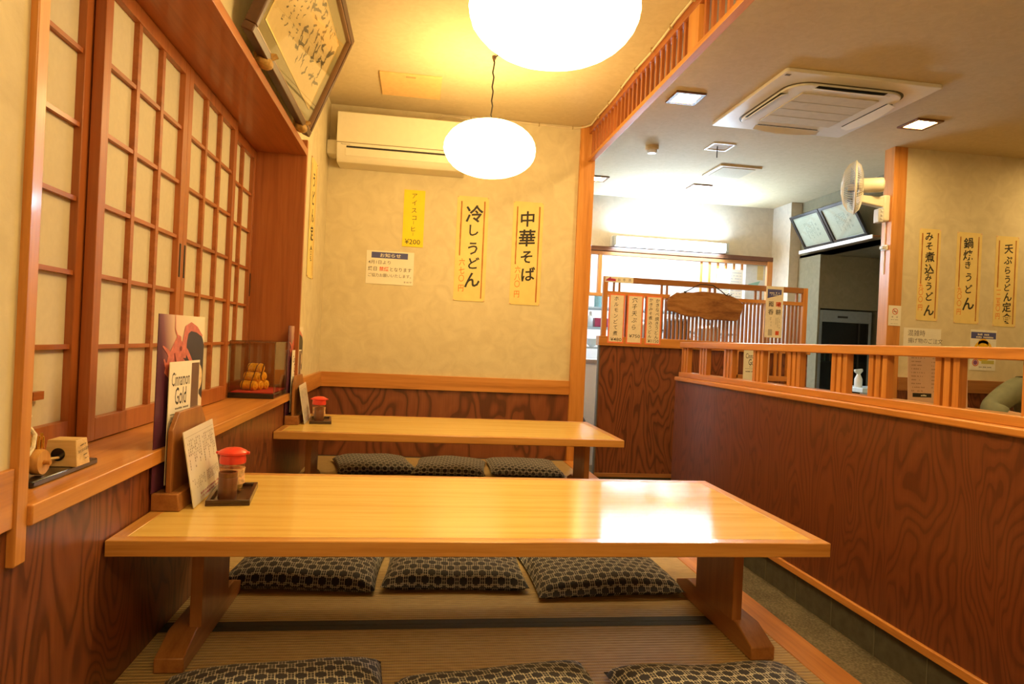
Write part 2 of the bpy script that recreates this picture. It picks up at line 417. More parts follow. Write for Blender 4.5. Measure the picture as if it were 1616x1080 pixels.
def vdashes(mb, x, z0, z1, wd, off=0.0011, dens=0.8):
    z = z1
    while z > z0:
        if random.random() < dens:
            a = wd*random.uniform(.5, 1); mb.add([(x-a/2, -off, z-wd*.72), (x+a/2, -off, z-wd*.72), (x+a/2, -off, z), (x-a/2, -off, z)], [(0, 1, 2, 3)])
        z -= wd
def disc(mb, u, v, r, r_in=0, off=0.001, n=28, sy=1.0):
    if r_in:
        vs = []; fs = []
        for i in range(n):
            a = 2*pi*i/n; vs += [(u+r*cos(a), -off, v+sy*r*sin(a)), (u+r_in*cos(a), -off, v+sy*r_in*sin(a))]
        for i in range(n): j = (i+1) % n; fs.append((2*i, 2*j, 2*j+1, 2*i+1))
        mb.add(vs, fs)
    else:
        mb.add([(u+r*cos(2*pi*i/n), -off, v+sy*r*sin(2*pi*i/n)) for i in range(n)], [list(range(n))])
def stroke(mb, pts, wds, off=0.0012):
    """flat brush stroke through pts (u, v)"""
    n = len(pts)
    L = []; R = []
    for i in range(n):
        a = Vector(pts[max(i-1, 0)]); b = Vector(pts[min(i+1, n-1)]); t = (b-a).normalized(); nx = Vector((-t.y, t.x))
        p = Vector(pts[i]); w_ = wds[i] if isinstance(wds, (list, tuple)) else wds
        L.append(p+nx*w_/2); R.append(p-nx*w_/2)
    mb.add([(p.x, -off, p.y) for p in L+R], [(i, i+1, n+i+1, n+i) for i in range(n-1)])

# ================================================================ THE SETTING
XL, YB, ZC, ZF = -0.676, 4.80, 2.46, -0.30
Y0, X1 = -1.6, 6.2
# window opening in the left wall: y 1.215..3.70, z 0.49..1.84
struct('floor', B(-1.0, X1+.1, Y0-.1, 9.0, ZF-.05, ZF), speckle('floor_gravel', (0.05, 0.042, 0.03), (0.10, 0.085, 0.06), (0.17, 0.145, 0.105), 95), 'dark grey-brown washed pebble floor of the aisle', 'floor')
struct('ceiling', B(-1.0, X1+.1, Y0-.1, 9.0, ZC, ZC+.1), CEILING, 'cream textured ceiling over the whole dining room', 'ceiling')
wl = MB().box(XL-.12, XL, Y0, 1.25, .50, ZC).box(XL-.12, XL, 3.715, YB+.1, .50, ZC).box(XL-.12, XL, 1.25, 3.72, 1.83, ZC)
struct('wall_left', wl, PLASTER, 'cream plaster wall around the shoji window', 'wall')
struct('wall_window_recess', MB().box(-.99, -.95, 1.1, 3.85, .3, 1.95), plain('window_dark', (.1, .08, .05), .8), 'back of the shoji window recess', 'wall')
struct('wall_back', B(XL, 1.225, YB, YB+.09, .50, ZC), PLASTER, 'cream plaster wall at the end of the tatami area with the handwritten menu strips', 'wall')
struct('wall_rear', B(-1.0, X1+.1, Y0-.1, Y0, ZF, ZC), PLASTER, 'cream wall behind the photographer', 'wall')
struct('wall_side', B(X1, X1+.1, Y0, 4.7, ZF, ZC), PLASTER, 'cream side wall on the far right', 'wall')
struct('wall_right', B(3.60, X1, 4.58, 4.68, ZF, ZC), PLASTER, 'cream wall behind the booths with three menu strips', 'wall')
# wainscots
struct('trim_1', B(XL-.1, XL, Y0, YB, -.02, .50), PLY, 'red-brown plywood wainscot under the window ledge', 'wainscot')
struct('trim_2', B(XL, 1.12, YB-.004, YB+.09, -.02, .50), veneer('ply_back', (0.125, 0.036, 0.013), (0.235, 0.068, 0.025), (0.275, 0.086, 0.032), 12, 2.8, 1.3), 'red-brown plywood wainscot below the menu strips', 'wainscot')
struct('trim_3', B(XL, 1.118, YB-.022, YB+.01, .482, .585), wood('trim', 'x'), 'orange wooden rail along the back wall', 'rail', .002)
struct('trim_4', B(XL-.01, XL+.02, 3.735, YB-.022, .482, .585), wood('trim', 'y'), 'orange wooden rail on the left wall beside the window end', 'rail', .002)
struct('trim_5', B(XL-.01, XL+.009, Y0, 1.2365, .493, .596), wood('trim', 'y'), 'orange wooden rail on the left wall nearest the camera', 'rail', .002)
# window casing and ledge
struct('trim_6', B(XL-.02, -.6627, 1.237, 1.272, .425, ZC), wood('trim', 'z'), 'orange wooden casing post at the near end of the shoji window', 'window casing', .003)
struct('trim_7', B(-.93, -.635, 3.70, 3.728, .50, 1.885), wood('red', 'z'), 'reddish wooden reveal board at the far end of the shoji window', 'window casing', .002)
struct('trim_8', B(-.95, -.635, 1.272, 3.70, 1.80, 1.838), wood('red', 'y'), 'reddish wooden head board over the shoji window', 'window casing', .002)
struct('trim_9', B(-.95, -.655, 1.272, 3.70, .488, .526), wood('trim', 'y'), 'glossy orange wooden window ledge along the left wall', 'window ledge', .003)
# tatami platform
struct('trim_10', B(1.09, 1.19, Y0, 4.76, -.30, .002), wood('trim', 'y'), 'orange wooden edge beam of the tatami platform', 'platform edge', .004)
struct('trim_11', B(XL, 1.09, Y0, YB, -.10, -.055), wood('leg', 'y'), 'wooden deck carrying the tatami mats', 'platform')
# main post and transom beam
struct('trim_12', B(1.115, 1.228, 4.765, 4.88, -.30, ZC), wood('trim', 'z'), 'orange wooden post at the end of the tatami area', 'post', .003)
tr = thing('transom_lattice', 'long orange wooden transom with upright slats hanging under the ceiling', 'transom', (1.195, 1.6, 2.20))
MB().box(-.02, .02, Y0-1.6, 3.165, 0, .026).build('lower_rail', wood('trim', 'y'), tr, .0015)
MB().box(-.02, .02, Y0-1.6, 3.165, .205, .26).build('upper_rail', wood('red', 'y'), tr, .0015)
sl = MB(); y = 3.165-.05
while y > -3.0:
    if not (1.20 < y < 1.40) and not (-.85 < y < -.65): sl.box(-.008, .008, y-.011, y+.011, .026, .205)
    y -= .0767
sl.build('slats', wood('red', 'z'), tr)
for yy in (1.30, -.75):
    MB().box(-.018, .018, yy-.06, yy+.06, .026, .205).build('post_block', wood('trim', 'z'), tr, .002)
tr['kind'] = 'structure'

# tatami mats: joints at 1.99, 2.927, 3.863
TAT = tatami_mat_material(); HERI = plain('tatami_border', (0.017, 0.018, 0.024), 0.7, noise=0.35, nscale=160)
joints = [-1.6, -.82, .117, 1.053, 1.99, 2.927, 3.863, 4.795]
names = ['behind the camera', 'under the camera', 'just in front of the camera', 'under the near cushions', 'under the near table', 'between the two low tables', 'along the back wall']
for k in range(7):
    a, b_ = joints[k]+.001, joints[k+1]-.001
    t = thing('tatami_mat', 'straw tatami mat with dark cloth borders, lying %s' % names[k], 'tatami mat', (.207, (a+b_)/2, -.055), group='tatami mats')
    h = (b_-a)/2
    MB().box(-.882, .882, -h+.031, h-.031, 0, .055).build('straw_surface', TAT, t)
    for s in (-1, 1):
        y0_, y1_ = sorted((s*h, s*(h-.031)))
        MB().box(-.882, .882, y0_, y1_, 0, .0555).build('cloth_border', HERI, t)

# right-hand side walls
struct('trim_13', B(3.49, 3.60, 4.57, 4.68, ZF, ZC), wood('trim', 'z'), 'orange wooden post beside the wall fan', 'post', .003)
struct('trim_14', B(3.60, X1, 4.555, 4.585, .622, .722), wood('leg', 'x'), 'brown wooden rail below the posters on the right wall', 'rail', .002)
struct('trim_15', B(3.60, X1, 4.568, 4.585, ZF, .622), PLY, 'red-brown plywood wainscot on the right wall', 'wainscot')
struct('wall_corridor', MB().box(3.95, 4.05, 4.68, 6.15, 1.87, ZC).box(3.935, 3.955, 6.15, 6.70, ZF, 1.87).box(3.95, 4.05, 6.66, 6.9, ZF, ZC).box(3.95, 4.7, 6.62, 6.72, ZF, 1.87).box(4.6, 4.7, 4.68, 6.7, ZF, 1.87).box(3.95, 4.7, 4.68, 6.7, 1.87, 1.90).box(3.95, 4.05, 6.15, 6.66, 1.87, ZC).box(3.955, 4.6, 6.16, 6.62, 1.335, 1.87), OLIVE, 'olive wall carrying the framed certificates', 'wall')
struct('wall_kitchen', MB().box(1.0, 3.95, 6.9, 7.0, 1.90, ZC).box(3.83, 3.95, 6.9, 7.0, ZF, 1.90).box(3.83, 3.95, 6.54, 6.9, ZF, ZC), KWALL, 'wall over the kitchen opening with the pillar on its right', 'wall')
struct('wall_kitchen_back', B(1.0, 4.2, 8.5, 8.6, ZF, ZC), plain('kitchen_white', (.82, .83, .84), .5, noise=.02), 'white wall at the back of the kitchen', 'wall')
struct('wall_kitchen_side', MB().box(.98, 1.05, 4.89, 8.6, ZF, ZC).box(4.1, 4.2, 7.0, 8.6, ZF, ZC), plain('kitchen_white', (.82, .83, .84)), 'side walls of the kitchen', 'wall')
# aisle partition
PX = 1.79
struct('baseboard_partition', MB().box(PX+.012, PX+.085, Y0, 4.42, ZF, -.165), plain('slate_tile', (.075, .072, .058), .55, noise=.25, nscale=25), 'dark slate tile base of the aisle partition', 'baseboard')
jt = MB(); y = 1.0
while y < 4.4: jt.box(PX+.0105, PX+.013, y-.0025, y+.0025, ZF, -.168); y += .27
part = thing('booth_partition', 'long low red-brown plywood partition with an orange sill and baluster rail', 'partition', (PX, 0, 0))
part['kind'] = 'structure'
def lp(mb): # shift world to local
    mb.v = [(x-PX, y, z) for x, y, z in mb.v]; return mb
lp(MB().box(PX, PX+.09, Y0, 4.434, -.166, .64)).build('plywood_panel', PLY_FINE, part)
lp(jt).build('tile_joints', plain('tile_grout', (.14, .135, .11), .8), part)
lp(MB().box(PX-.012, PX+.05, Y0, 4.44, -.168, -.135)).build('base_trim', wood('trim', 'y'), part, .004)
lp(MB().box(PX-.025, PX+.105, Y0, 4.40, .637, .666)).build('sill_moulding', wood('trim', 'y'), part, .007, seg=3)
lp(MB().box(PX-.005, PX+.085, Y0, 4.372, .666, .699)).build('sill', wood('trim', 'y'), part, .003)
lp(MB().box(PX, PX+.075, Y0, 4.388, .866, .905)).build('top_rail', wood('trim', 'y'), part, .004)
for g in (4.345, 4.05, 3.703, 3.355, 3.011, 2.66, 2.415, 2.065, 1.72, 1.37, 1.02, .67):
    for k in (-1, 0, 1):
        yy = g+k*.040
        lp(MB().box(PX+.022, PX+.052, yy-.0135, yy+.0135, .699, .866)).build('baluster', wood('trim', 'z'), part)

# ================================================================ SHOJI SCREENS
def shoji(label, y0, y1, x, pull, group='shoji window screens'):
    z0, z1 = .529, 1.798; wdt = y1-y0; d = .028
    t = thing('shoji_screen', label, 'shoji screen', (x, y0, z0), group=group)
    hh = z1-z0; st = .042; top = .045; bot = .062
    f = MB().box(-d/2, d/2, 0, st, 0, hh).box(-d/2, d/2, wdt-st, wdt, 0, hh).box(-d/2, d/2, st, wdt-st, 0, bot).box(-d/2, d/2, st, wdt-st, hh-top, hh)
    f.build('frame', wood('red', 'z'), t, .0015)
    MB().box(-.009, -.006, st-.005, wdt-st+.005, bot-.005, hh-top+.005).build('paper', PAPER, t)
    l = MB(); iw = wdt-2*st; ih = hh-top-bot
    for k in (1, 2): l.box(-.006, .010, st+iw*k/3-.011, st+iw*k/3+.011, bot, hh-top)
    for k in range(1, 6): l.box(-.006, .008, st, wdt-st, bot+ih*k/6-.006, bot+ih*k/6+.006)
    l.build('lattice', wood('red', 'y'), t)
    if pull is not None:
        MB().box(d/2-.001, d/2+.0015, pull-.006, pull+.006, .50, .62).build('finger_pull', DARK, t)
shoji('leftmost shoji screen, mostly hidden behind the casing post', 1.265, 1.925, -.908, None)
shoji('shoji screen left of the pair meeting in the middle, nearest the wooden menu board', 1.915, 2.562, -.876, .625)
shoji('shoji screen just right of the meeting stiles, in front of the last one', 2.564, 3.210, -.876, .022)
shoji('rightmost shoji screen next to the reveal board, behind the display case', 3.050, 3.698, -.908, .63)

MB().box(0, .012, .455, .501, .129, .149).build('short_bar', wood('red', 'y'), bpy.data.objects['shoji_screen'])
# ================================================================ LOW TABLES
def low_table(label, y0, y1, group='low tatami tables'):
    x0, x1, zt, th = XL+.003, 1.09, .364, .037
    t = thing('low_table', label, 'table', ((x0+x1)/2, (y0+y1)/2, 0), group=group)
    hw, hd = (x1-x0)/2, (y1-y0)/2; e = .035
    MB().box(-hw+e, hw-e, -hd+e, hd-e, zt-th, zt-.0004).build('tabletop', wood('table', 'x'), t)
    for s in (-1, 1):
        a, b_ = sorted((s*hd, s*(hd-e))); MB().box(-hw, hw, a, b_, zt-th, zt).build('edge_band', wood('edge', 'x'), t, .0025)
        a, b_ = sorted((s*hw, s*(hw-e))); MB().box(a, b_, -hd+e, hd-e, zt-th, zt).build('end_band', wood('edge', 'y'), t, .0025)
    MB().box(-.735, .735, -.02, .02, zt-th-.06, zt-th).build('stretcher', wood('leg', 'x'), t, .002)
    for s in (-1, 1):
        MB().box(s*.749-.015, s*.749+.015, -.155, .1, .068, zt-th).build('leg', wood('leg', 'z'), t, .002)
        pr = [(-.262, .002), (.275, .002), (.275, .038), (.185, .07), (-.17, .07), (-.262, .038)]
        MB().prism(pr, 'x', s*.775-.035, s*.775+.035).build('foot', wood('leg', 'y'), t, .003)
    return t
low_table('near low table of glossy yellow wood with the red-capped shaker nearest the camera', 1.598, 2.367)
low_table('far low table of glossy yellow wood in front of the back wall', 3.352, 4.138)

# ================================================================ ZABUTON CUSHIONS
def cushion_mesh(w_, d_, h_, seed, droop=0):
    rnd = random.Random(seed); n = 28; mb = MB(); uv = []
    ph = [rnd.uniform(0, 6.28) for _ in range(8)]
    def pos(i, j, top):
        u = -1+2*i/n; v = -1+2*j/n
        u = math.copysign(abs(u)**.8, u); v = math.copysign(abs(v)**.8, v)
        x = u*w_/2*(1-.045*(1-v*v)*abs(u)); y = v*d_/2*(1-.045*(1-u*u)*abs(v))
        k = max(0.0, (1-u**4)*(1-v**4))**.42
        rip = 1+.06*sin(3.1*u+ph[0])*sin(2.7*v+ph[1])+.05*sin(6.3*u+ph[2]+2*v)*k
        # puckers along the edges
        edge = max(abs(u), abs(v)); rip += .05*sin(17*u+ph[3])*sin(15*v+ph[4])*max(0, edge-.6)
        zc = .016+.004*sin(2*u+ph[5])
        if top: z = zc+(h_-.016)*k*rip
        else: z = max(.0015, zc-.0145*min(1, k*2.2))
        return (x, y, z), (x, y)
    for top in (1, 0):
        for j in range(n+1):
            for i in range(n+1):
                p, q = pos(i, j, top); mb.v.append(p)
                # cloth wraps round the side: stretch the print by the profile
                uv.append((q[0]+.55*max(0, 0), q[1]))
    N = (n+1)*(n+1)
    for j in range(n):
        for i in range(n):
            a = j*(n+1)+i
            mb.f.append([a, a+1, a+n+2, a+n+1]); mb.f.append([N+a, N+a+n+1, N+a+n+2, N+a+1])
    ring = [i for i in range(n)]+[n+j*(n+1) for j in range(n)]+[n*(n+1)+n-i for i in range(n)]+[(n-j)*(n+1) for j in range(n)]
    for k in range(len(ring)):
        a, b_ = ring[k], ring[(k+1) % len(ring)]; mb.f.append([a, N+a, N+b_, b_])
    # re-measure the print along the surface so dots keep their size on the rounded sides
    V = mb.v
    for j in range(n+1):
        acc = 0; mid = n//2
        for dr in (1, -1):
            acc = 0; i = mid
            while 0 <= i+dr <= n:
                a = V[j*(n+1)+i]; b_ = V[j*(n+1)+i+dr]; acc += sqrt((a[0]-b_[0])**2+(a[2]-b_[2])**2); i += dr
                uv[j*(n+1)+i] = (dr*acc, uv[j*(n+1)+i][1])
        uv[j*(n+1)+mid] = (0, uv[j*(n+1)+mid][1])
    for i in range(n+1):
        mid = n//2
        for dr in (1, -1):
            acc = 0; j = mid
            while 0 <= j+dr <= n:
                a = V[j*(n+1)+i]; b_ = V[(j+dr)*(n+1)+i]; acc += sqrt((a[1]-b_[1])**2+(a[2]-b_[2])**2); j += dr
                uv[j*(n+1)+i] = (uv[j*(n+1)+i][0], dr*acc)
        uv[mid*(n+1)+i] = (uv[mid*(n+1)+i][0], 0)
    ox, oy = rnd.uniform(0, .1), rnd.uniform(0, .1)
    mb.uv = [(a+ox, b_+oy) for a, b_ in uv]
    return mb
def cushion(label, x, y, w_, d_, h_, rz, seed, z=0.0015, tilt=(0, 0)):
    o = cushion_mesh(w_, d_, h_, seed).build('floor_cushion', kasuri(), smooth=180, loc=(x, y, z), rot=(tilt[0], tilt[1], radians(rz)))
    tag(o, label, 'cushion', 'zabuton cushions')
    return o
cushion('left patterned cushion of the row behind the near table, beside the left table foot', -.335, 2.48, .50, .50, .078, -4, 1)
cushion('middle patterned cushion of the row behind the near table', .172, 2.478, .50, .50, .074, -2, 2)
cushion('right patterned cushion of the row behind the near table, beside the right table foot', .682, 2.415, .515, .51, .074, 2, 3)
cushion('left patterned cushion at the bottom edge of the photo, tilted to the left', -.262, 1.448, .50, .50, .072, 9.5, 4)
cushion('middle patterned cushion at the bottom edge of the photo', .25, 1.41, .48, .50, .068, 7, 5)
cushion('right patterned cushion at the bottom edge of the photo, beside the platform edge', .765, 1.40, .50, .50, .072, 2, 6)
cushion('left patterned cushion by the back wall, slipped onto the middle one', -.245, 4.36, .49, .48, .066, 11, 7)
cushion('middle patterned cushion by the back wall', .246, 4.345, .46, .48, .06, -6, 8)
cushion('right patterned cushion by the back wall, next to the post', .735, 4.375, .48, .48, .06, -1, 9)

# ================================================================ ITEMS ON THE LOW TABLES
ZT = .364
def menu_stand(label, dy, group):
    t = thing('menu_stand', label, 'menu stand', (-.635, 2.0+dy, ZT), group=group)
    MB().prism([(-.037, 0), (.036, 0), (.030, .046), (-.037, .046)], 'y', -.15, .15).build('base', wood('leg', 'y'), t, .003)
    c = .045
    MB().prism([(-.137, .044), (.137, .044), (.137, .255-c), (.137-c, .255), (-.137+c, .255), (-.137, .255-c)], 'x', -.006, .006).build('upright_board', wood('leg', 'z'), t, .0015)
    return t
menu_stand('wooden menu stand with chamfered board on the near table', 0, 'wooden menu stands')
menu_stand('wooden menu stand with chamfered board on the far table', 1.752, 'wooden menu stands')
LOB = plain('print_red', (.55, .15, .11), .4, noise=.2, nscale=60); BOWL = plain('print_dark', (.035, .03, .03), .4, noise=.02)
FOOD = plain('print_food', (.72, .55, .34), .4, noise=.2, nscale=70); PURP = plain('print_purple', (.10, .03, .08), .4, noise=.1)
def lobster_poster(label, y, group):
    o = MB().box(-.145, .145, -.001, .001, -.235, .235).build('laminated_poster', poster_print(), smooth=0, loc=(-.656, y, ZT+.236+.047), rot=(0, 0, radians(85)))
    tag(o, label, 'poster', group)
    b = MB(); b.add([(.02+.125*min(1, 1), -.0014, .0)] + [(.075+.078*cos(a), -.0014, .115+.085*sin(a)) for a in [radians(25+14*k) for k in range(19)]] + [(.145, -.0014, -.01)], [list(range(21))]); ink(o, b, BOWL, 'bowl_picture')
    b = MB()
    stroke(b, [(-.075, .06), (-.05, .10), (-.03, .145), (-.022, .178)], [.07, .085, .06, .02], .0018)
    stroke(b, [(-.02, .10), (.02, .075), (.04, .03)], [.05, .06, .03], .0018)
    stroke(b, [(.01, .115), (.012, .165), (.022, .195), (.05, .205), (.09, .197), (.13, .178)], [.026, .026, .03, .026, .018, .005], .0020)
    stroke(b, [(-.025, .165), (-.05, .195), (-.052, .234)], [.008, .005, .003], .0020)
    stroke(b, [(-.015, .15), (.03, .13), (.07, .095), (.10, .05)], [.03, .018, .013, .006], .0022)
    stroke(b, [(-.06, .11), (-.09, .135), (-.12, .15)], [.022, .013, .004], .0020)
    stroke(b, [(-.07, .08), (-.10, .10), (-.11, .115)], [.02, .012, .005], .0020)
    ink(o, b, LOB, 'lobster_picture')
    b = MB(); stroke(b, [(-.05, .13), (-.035, .09), (-.03, .05)], [.006, .012, .006], .0024); disc(b, -.012, .142, .007, off=.0024); ink(o, b, plain('print_deepred', (.20, .025, .02), .4), 'lobster_shading')
    b = MB(); disc(b, .115, .055, .026, off=.0016, sy=1.5); disc(b, .095, -.14, .045, off=.0016, sy=1.5); ink(o, b, FOOD, 'dish_picture')
    b = MB(); put(b, 'お', .045, .088, .034, off=.0028); ink(o, b, PAPER_W, 'lettering')
lobster_poster('tall laminated lobster poster standing behind the card on the near table', 1.985, 'laminated lobster posters')
lobster_poster('tall laminated lobster poster standing on the far table', 3.737, 'laminated lobster posters')
def gold_card(label, x, y, z, rz, group):
    o = MB().box(-.105, .105, -.001, .001, -.165, .165).build('drink_card', PAPER_W, smooth=0, loc=(x, y, z), rot=(0, 0, radians(rz)))
    tag(o, label, 'card', group)
    b = MB()
    line_text(b, 'Cinnamon', -.028, .117, .038, .122, .004); line_text(b, 'Gold', -.026, .070, .048, .076, .006)
    dashes(b, -.06, .03, .036, .006); b2 = rects(MB(), [(-.09, .035, .020, .0225)]); dashes(b2, -.085, .02, .0, .009)
    b.add(b2.v, b2.f); ink(o, b, SUMI)
    ink(o, rects(MB(), [(.045, .102, .03, .158)]), plain('print_tea', (.22, .09, .05), .4, noise=.2, nscale=50), 'tea_picture')
    ink(o, rects(MB(), [(.045, .102, -.06, .03)]), plain('print_gold', (.55, .30, .10), .4, noise=.2, nscale=50), 'drink_picture')
gold_card('white drink card with curly black writing in the menu stand on the near table', -.6475, 1.992, ZT+.225, 87, 'drink cards')
gold_card('white drink card in the menu stand on the far table', -.6475, 3.744, ZT+.225, 87, 'drink cards')
def menu_sheet(label, dy, group):
    o = MB().box(-.155, .155, -.0012, .0012, 0, .205).build('laminated_menu', plain('laminate', (.74, .71, .68), .25, noise=.02), smooth=0,
        loc=(-.582, 2.035+dy, ZT+.002), rot=(radians(-10), 0, radians(93)))
    tag(o, label, 'menu', group)
    b = MB()
    for k in range(17):
        x = -.13+.0165*k
        if k in (8,): continue
        vdashes(b, x, .10+.02*(k % 3), .178, .0075, .0016); vdashes(b, x, .045, .07, .006, .0016)
    rects(b, [(-.145, .145, .187, .1878)], .0016)
    ink(o, b, GREY_INK, 'print')
    b = MB(); dashes(b, -.08, .13, .022, .006, .0016); dashes(b, -.08, .13, .012, .006, .0016); ink(o, b, plain('ink_magenta', (.35, .04, .12), .6, noise=0), 'red_print')
menu_sheet('white laminated menu sheet leaning on the stand of the near table', 0, 'laminated menu sheets')
menu_sheet('white laminated menu sheet leaning on the stand of the far table', 1.752, 'laminated menu sheets')
LACQ = wood('dark', 'y')
def condiments(dy, where, grp):
    t = thing('condiment_tray', 'small dark brown lacquer tray on the %s table' % where, 'tray', (-.512, 2.03+dy, ZT), (0, 0, radians(7.5)), 'condiment trays')
    MB().box(-.057, .057, -.115, .115, 0.0005, .006).build('base', LACQ, t)
    MB().box(-.057, .057, -.115, -.104, .006, .016).box(-.057, .057, .104, .115, .006, .016).box(-.057, -.046, -.104, .104, .006, .016).box(.046, .057, -.104, .104, .006, .016).build('rim', LACQ, t, .0015)
    c = tag(MB().lathe([(.024, 0), (.0255, .004), (.0255, .060), (.0245, .062), (.0255, .064), (.0255, .076), (.0215, .076), (.0215, .006), (1e-6, .006)], 24).build('bamboo_cup', wood('brown', 'z'), smooth=40, loc=(-.513, 1.972+dy, ZT+.0065)),
            'small brown bamboo toothpick cup on the %s table tray' % where, 'cup', 'bamboo cups')
    j = thing('shaker', 'glass seasoning shaker with a red cap on the %s table tray' % where, 'shaker', (-.530, 2.08+dy, ZT+.0065), group='red-capped shakers')
    MB().lathe([(.028, 0), (.032, .004), (.033, .02), (.031, .045), (.033, .07), (.0335, .076), (.030, .076), (.029, .045), (.030, .006), (1e-6, .006)], 24).build('glass_body', clear('shaker_glass', (.96, .95, .9)), j)
    MB().lathe([(.0265, .0065), (.0285, .012), (.028, .044), (1e-6, .046)], 20).build('seasoning', plain('seasoning', (.62, .40, .16), .9, noise=.3, nscale=300), j)
    MB().lathe([(.0335, .020), (.0338, .020), (.0315, .045), (.0335, .062), (.033, .062)], 24).build('paper_label', plain('shaker_label', (.70, .42, .22), .6, noise=.45, nscale=90), j)
    cap = MB().lathe([(.031, .074), (.034, .076), (.0345, .084), (.033, .098), (.0385, .101), (.0385, .106), (.034, .110), (.022, .116), (1e-6, .118)], 26)
    cap.build('red_cap', plain('red_plastic', (.72, .055, .035), .3, noise=.02), j)
    j.scale = (1.08, 1.08, 1.08)
    MB().box(-.044, -.032, -.006, .006, .100, .107).box(.032, .044, -.006, .006, .100, .107).build('spout_lugs', plain('red_plastic', (.72, .055, .035)), j, .002)
condiments(0, 'near', 0); condiments(1.752, 'far', 1)

# ================================================================ ON THE WINDOW LEDGE
ZL = .526
tag(MB().box(-.085, .045, -.13, .13, 0.0008, .014).build('display_tray', BLACK_LACQ, bevel=.003, loc=(-.762, 1.52, ZL)), 'flat black lacquered board on the ledge under the wooden ornament', 'tray')
bx = thing('wooden_block', 'small tapered wooden box with a round black hole, on the black board', 'box', (-.742, 1.563, ZL+.0145))
def taper(w0, d0, w1, d1, h):
    return MB().add([(-w0, -d0, 0), (w0, -d0, 0), (w0, d0, 0), (-w0, d0, 0), (-w1, -d1, h), (w1, -d1, h), (w1, d1, h), (-w1, d1, h)], [(0, 3, 2, 1), (4, 5, 6, 7), (0, 1, 5, 4), (1, 2, 6, 5), (2, 3, 7, 6), (3, 0, 4, 7)])
taper(.034, .029, .028, .024, .056).build('body', wood('pale', 'x'), bx, .001)
MB().lathe([(.0135, -.0012), (.0135, .0012)], 24, axis='y', c=(-.004, -.0285, .026)).build('black_hole', BLACK_LACQ, bx)
b = MB()
for k in range(6): put(b, 'おとなの玉手'[k], -.019+.0075*k, .034, .008, bold=.01)
dashes(b, -.014, .01, .046, .0035); dashes(b, .0, .02, .022, .003); dashes(b, .004, .02, .013, .003)
o = ink(bx, b, SUMI); o.location = (.0335, 0, 0); o.rotation_euler = (0, radians(-6), radians(90))
ct = thing('cart_ornament', 'little wooden cart ornament with golden rods and a white rope, beside the casing post', 'ornament', (-.765, 1.45, ZL+.0145))
MB().box(-.030, .014, -.04, .05, .018, .030).build('cart_floor', wood('leg', 'y'), ct, .001)
MB().box(-.026, .010, -.034, .044, .030, .066).build('cargo_box', wood('edge', 'y'), ct, .001)
for s in (-1, 1):
    MB().lathe([(.006, -.010), (.024, -.010), (.0255, -.007), (.0255, .007), (.024, .010), (.006, .010)], 28, axis='x', c=(-.008+s*.034, -.002, .0260)).build('wheel', wood('edge', 'z'), ct)
MB().cyl((-.052, -.002, .026), (.048, -.002, .026), .005).build('axle', wood('edge', 'x'), ct)
MB().cyl((.016, .05, .022), (.022, .10, .018), .003).build('pull_bar', wood('pale', 'y'), ct)
g = MB()
for k in range(6): g.cyl((-.022+.006*k, -.03+.014*k, .066), (-.022+.006*k, -.03+.014*k, .088-.002*k), .003)
for k in range(5): g.cyl((.0135, -.03+.016*k, .048), (.0135, -.03+.016*k, .084-.003*k), .0032)
g.build('golden_rods', BRASS, ct)
rp = MB(); pts = []
for k in range(40):
    t_ = k/39; pts.append((-.012+.02*sin(t_*7), -.03+.075*t_+.006*sin(t_*30), .066+.066*sin(pi*min(1, t_*1.15))*(1-.3*t_)+.004*cos(t_*25)))
rp.tube(pts, .0042, 7)
rp.tube([(-.002, -.02, .122), (.006, -.008, .10), (.016, .0, .08), (.02, -.012, .058), (.018, -.03, .04)], .0045, 7)
rp.build('white_rope', plain('rope', (.72, .66, .52), .9, noise=.2, nscale=200), ct)
cs = thing('display_case', 'clear acrylic display case with a black base at the far end of the ledge', 'display case', (-.772, 3.48, ZL))
MB().box(-.105, .105, -.19, .19, 0.0005, .024).build('base', BLACK_LACQ, cs, .002)
MB().box(-.095, .095, -.178, .178, .024, .030).build('red_cloth', plain('red_cloth', (.45, .018, .015), .8, noise=.1), cs, .002)
ac = clear('acrylic', (.96, .95, .92), .06)
MB().box(-.104, .104, -.189, -.1865, .024, .268).box(-.104, .104, .1865, .189, .024, .268).box(-.104, -.1015, -.1865, .1865, .024, .268).box(.1015, .104, -.1865, .1865, .024, .268).box(-.104, .104, -.189, .189, .268, .2705).build('acrylic_cover', ac, cs)
ed = MB()
for sx in (-.1035, .1035):
    for sy in (-.1885, .1885): ed.box(sx-.0015, sx+.0015, sy-.0015, sy+.0015, .024, .2712)
for s in (-.1885, .1885): ed.box(-.1035, .1035, s-.0015, s+.0015, .2685, .2715)
for s in (-.1035, .1035): ed.box(s-.0015, s+.0015, -.1885, .1885, .2685, .2715)
ed.build('bright_edges', clear('acrylic_edge', (.75, .70, .60), .5, .2), cs)
bl = thing('rice_bale_ornament', 'golden stack of straw rice bales tied with dark cord inside the clear case', 'ornament', (-.770, 3.44, ZL+.0305), (0, 0, radians(-18)))
GOLD = plain('gold_straw', (.80, .42, .025), .35, .25, noise=.2, nscale=120)
def bale(x0, y, z, ln=.085, r=.0235):
    pr = [(1e-6, 0), (r*.55, .002), (r*.62, .006), (r*.92, .008), (r, .016)]
    n = 9
    for k in range(1, n): pr.append((r*(1.0 if k % 3 else .93), .016+(ln-.032)*k/n))
    pr += [(r, ln-.016), (r*.92, ln-.008), (r*.62, ln-.006), (r*.55, ln-.002), (1e-6, ln)]
    return MB().lathe(pr, 18, axis='x', c=(x0-ln/2, y, z))
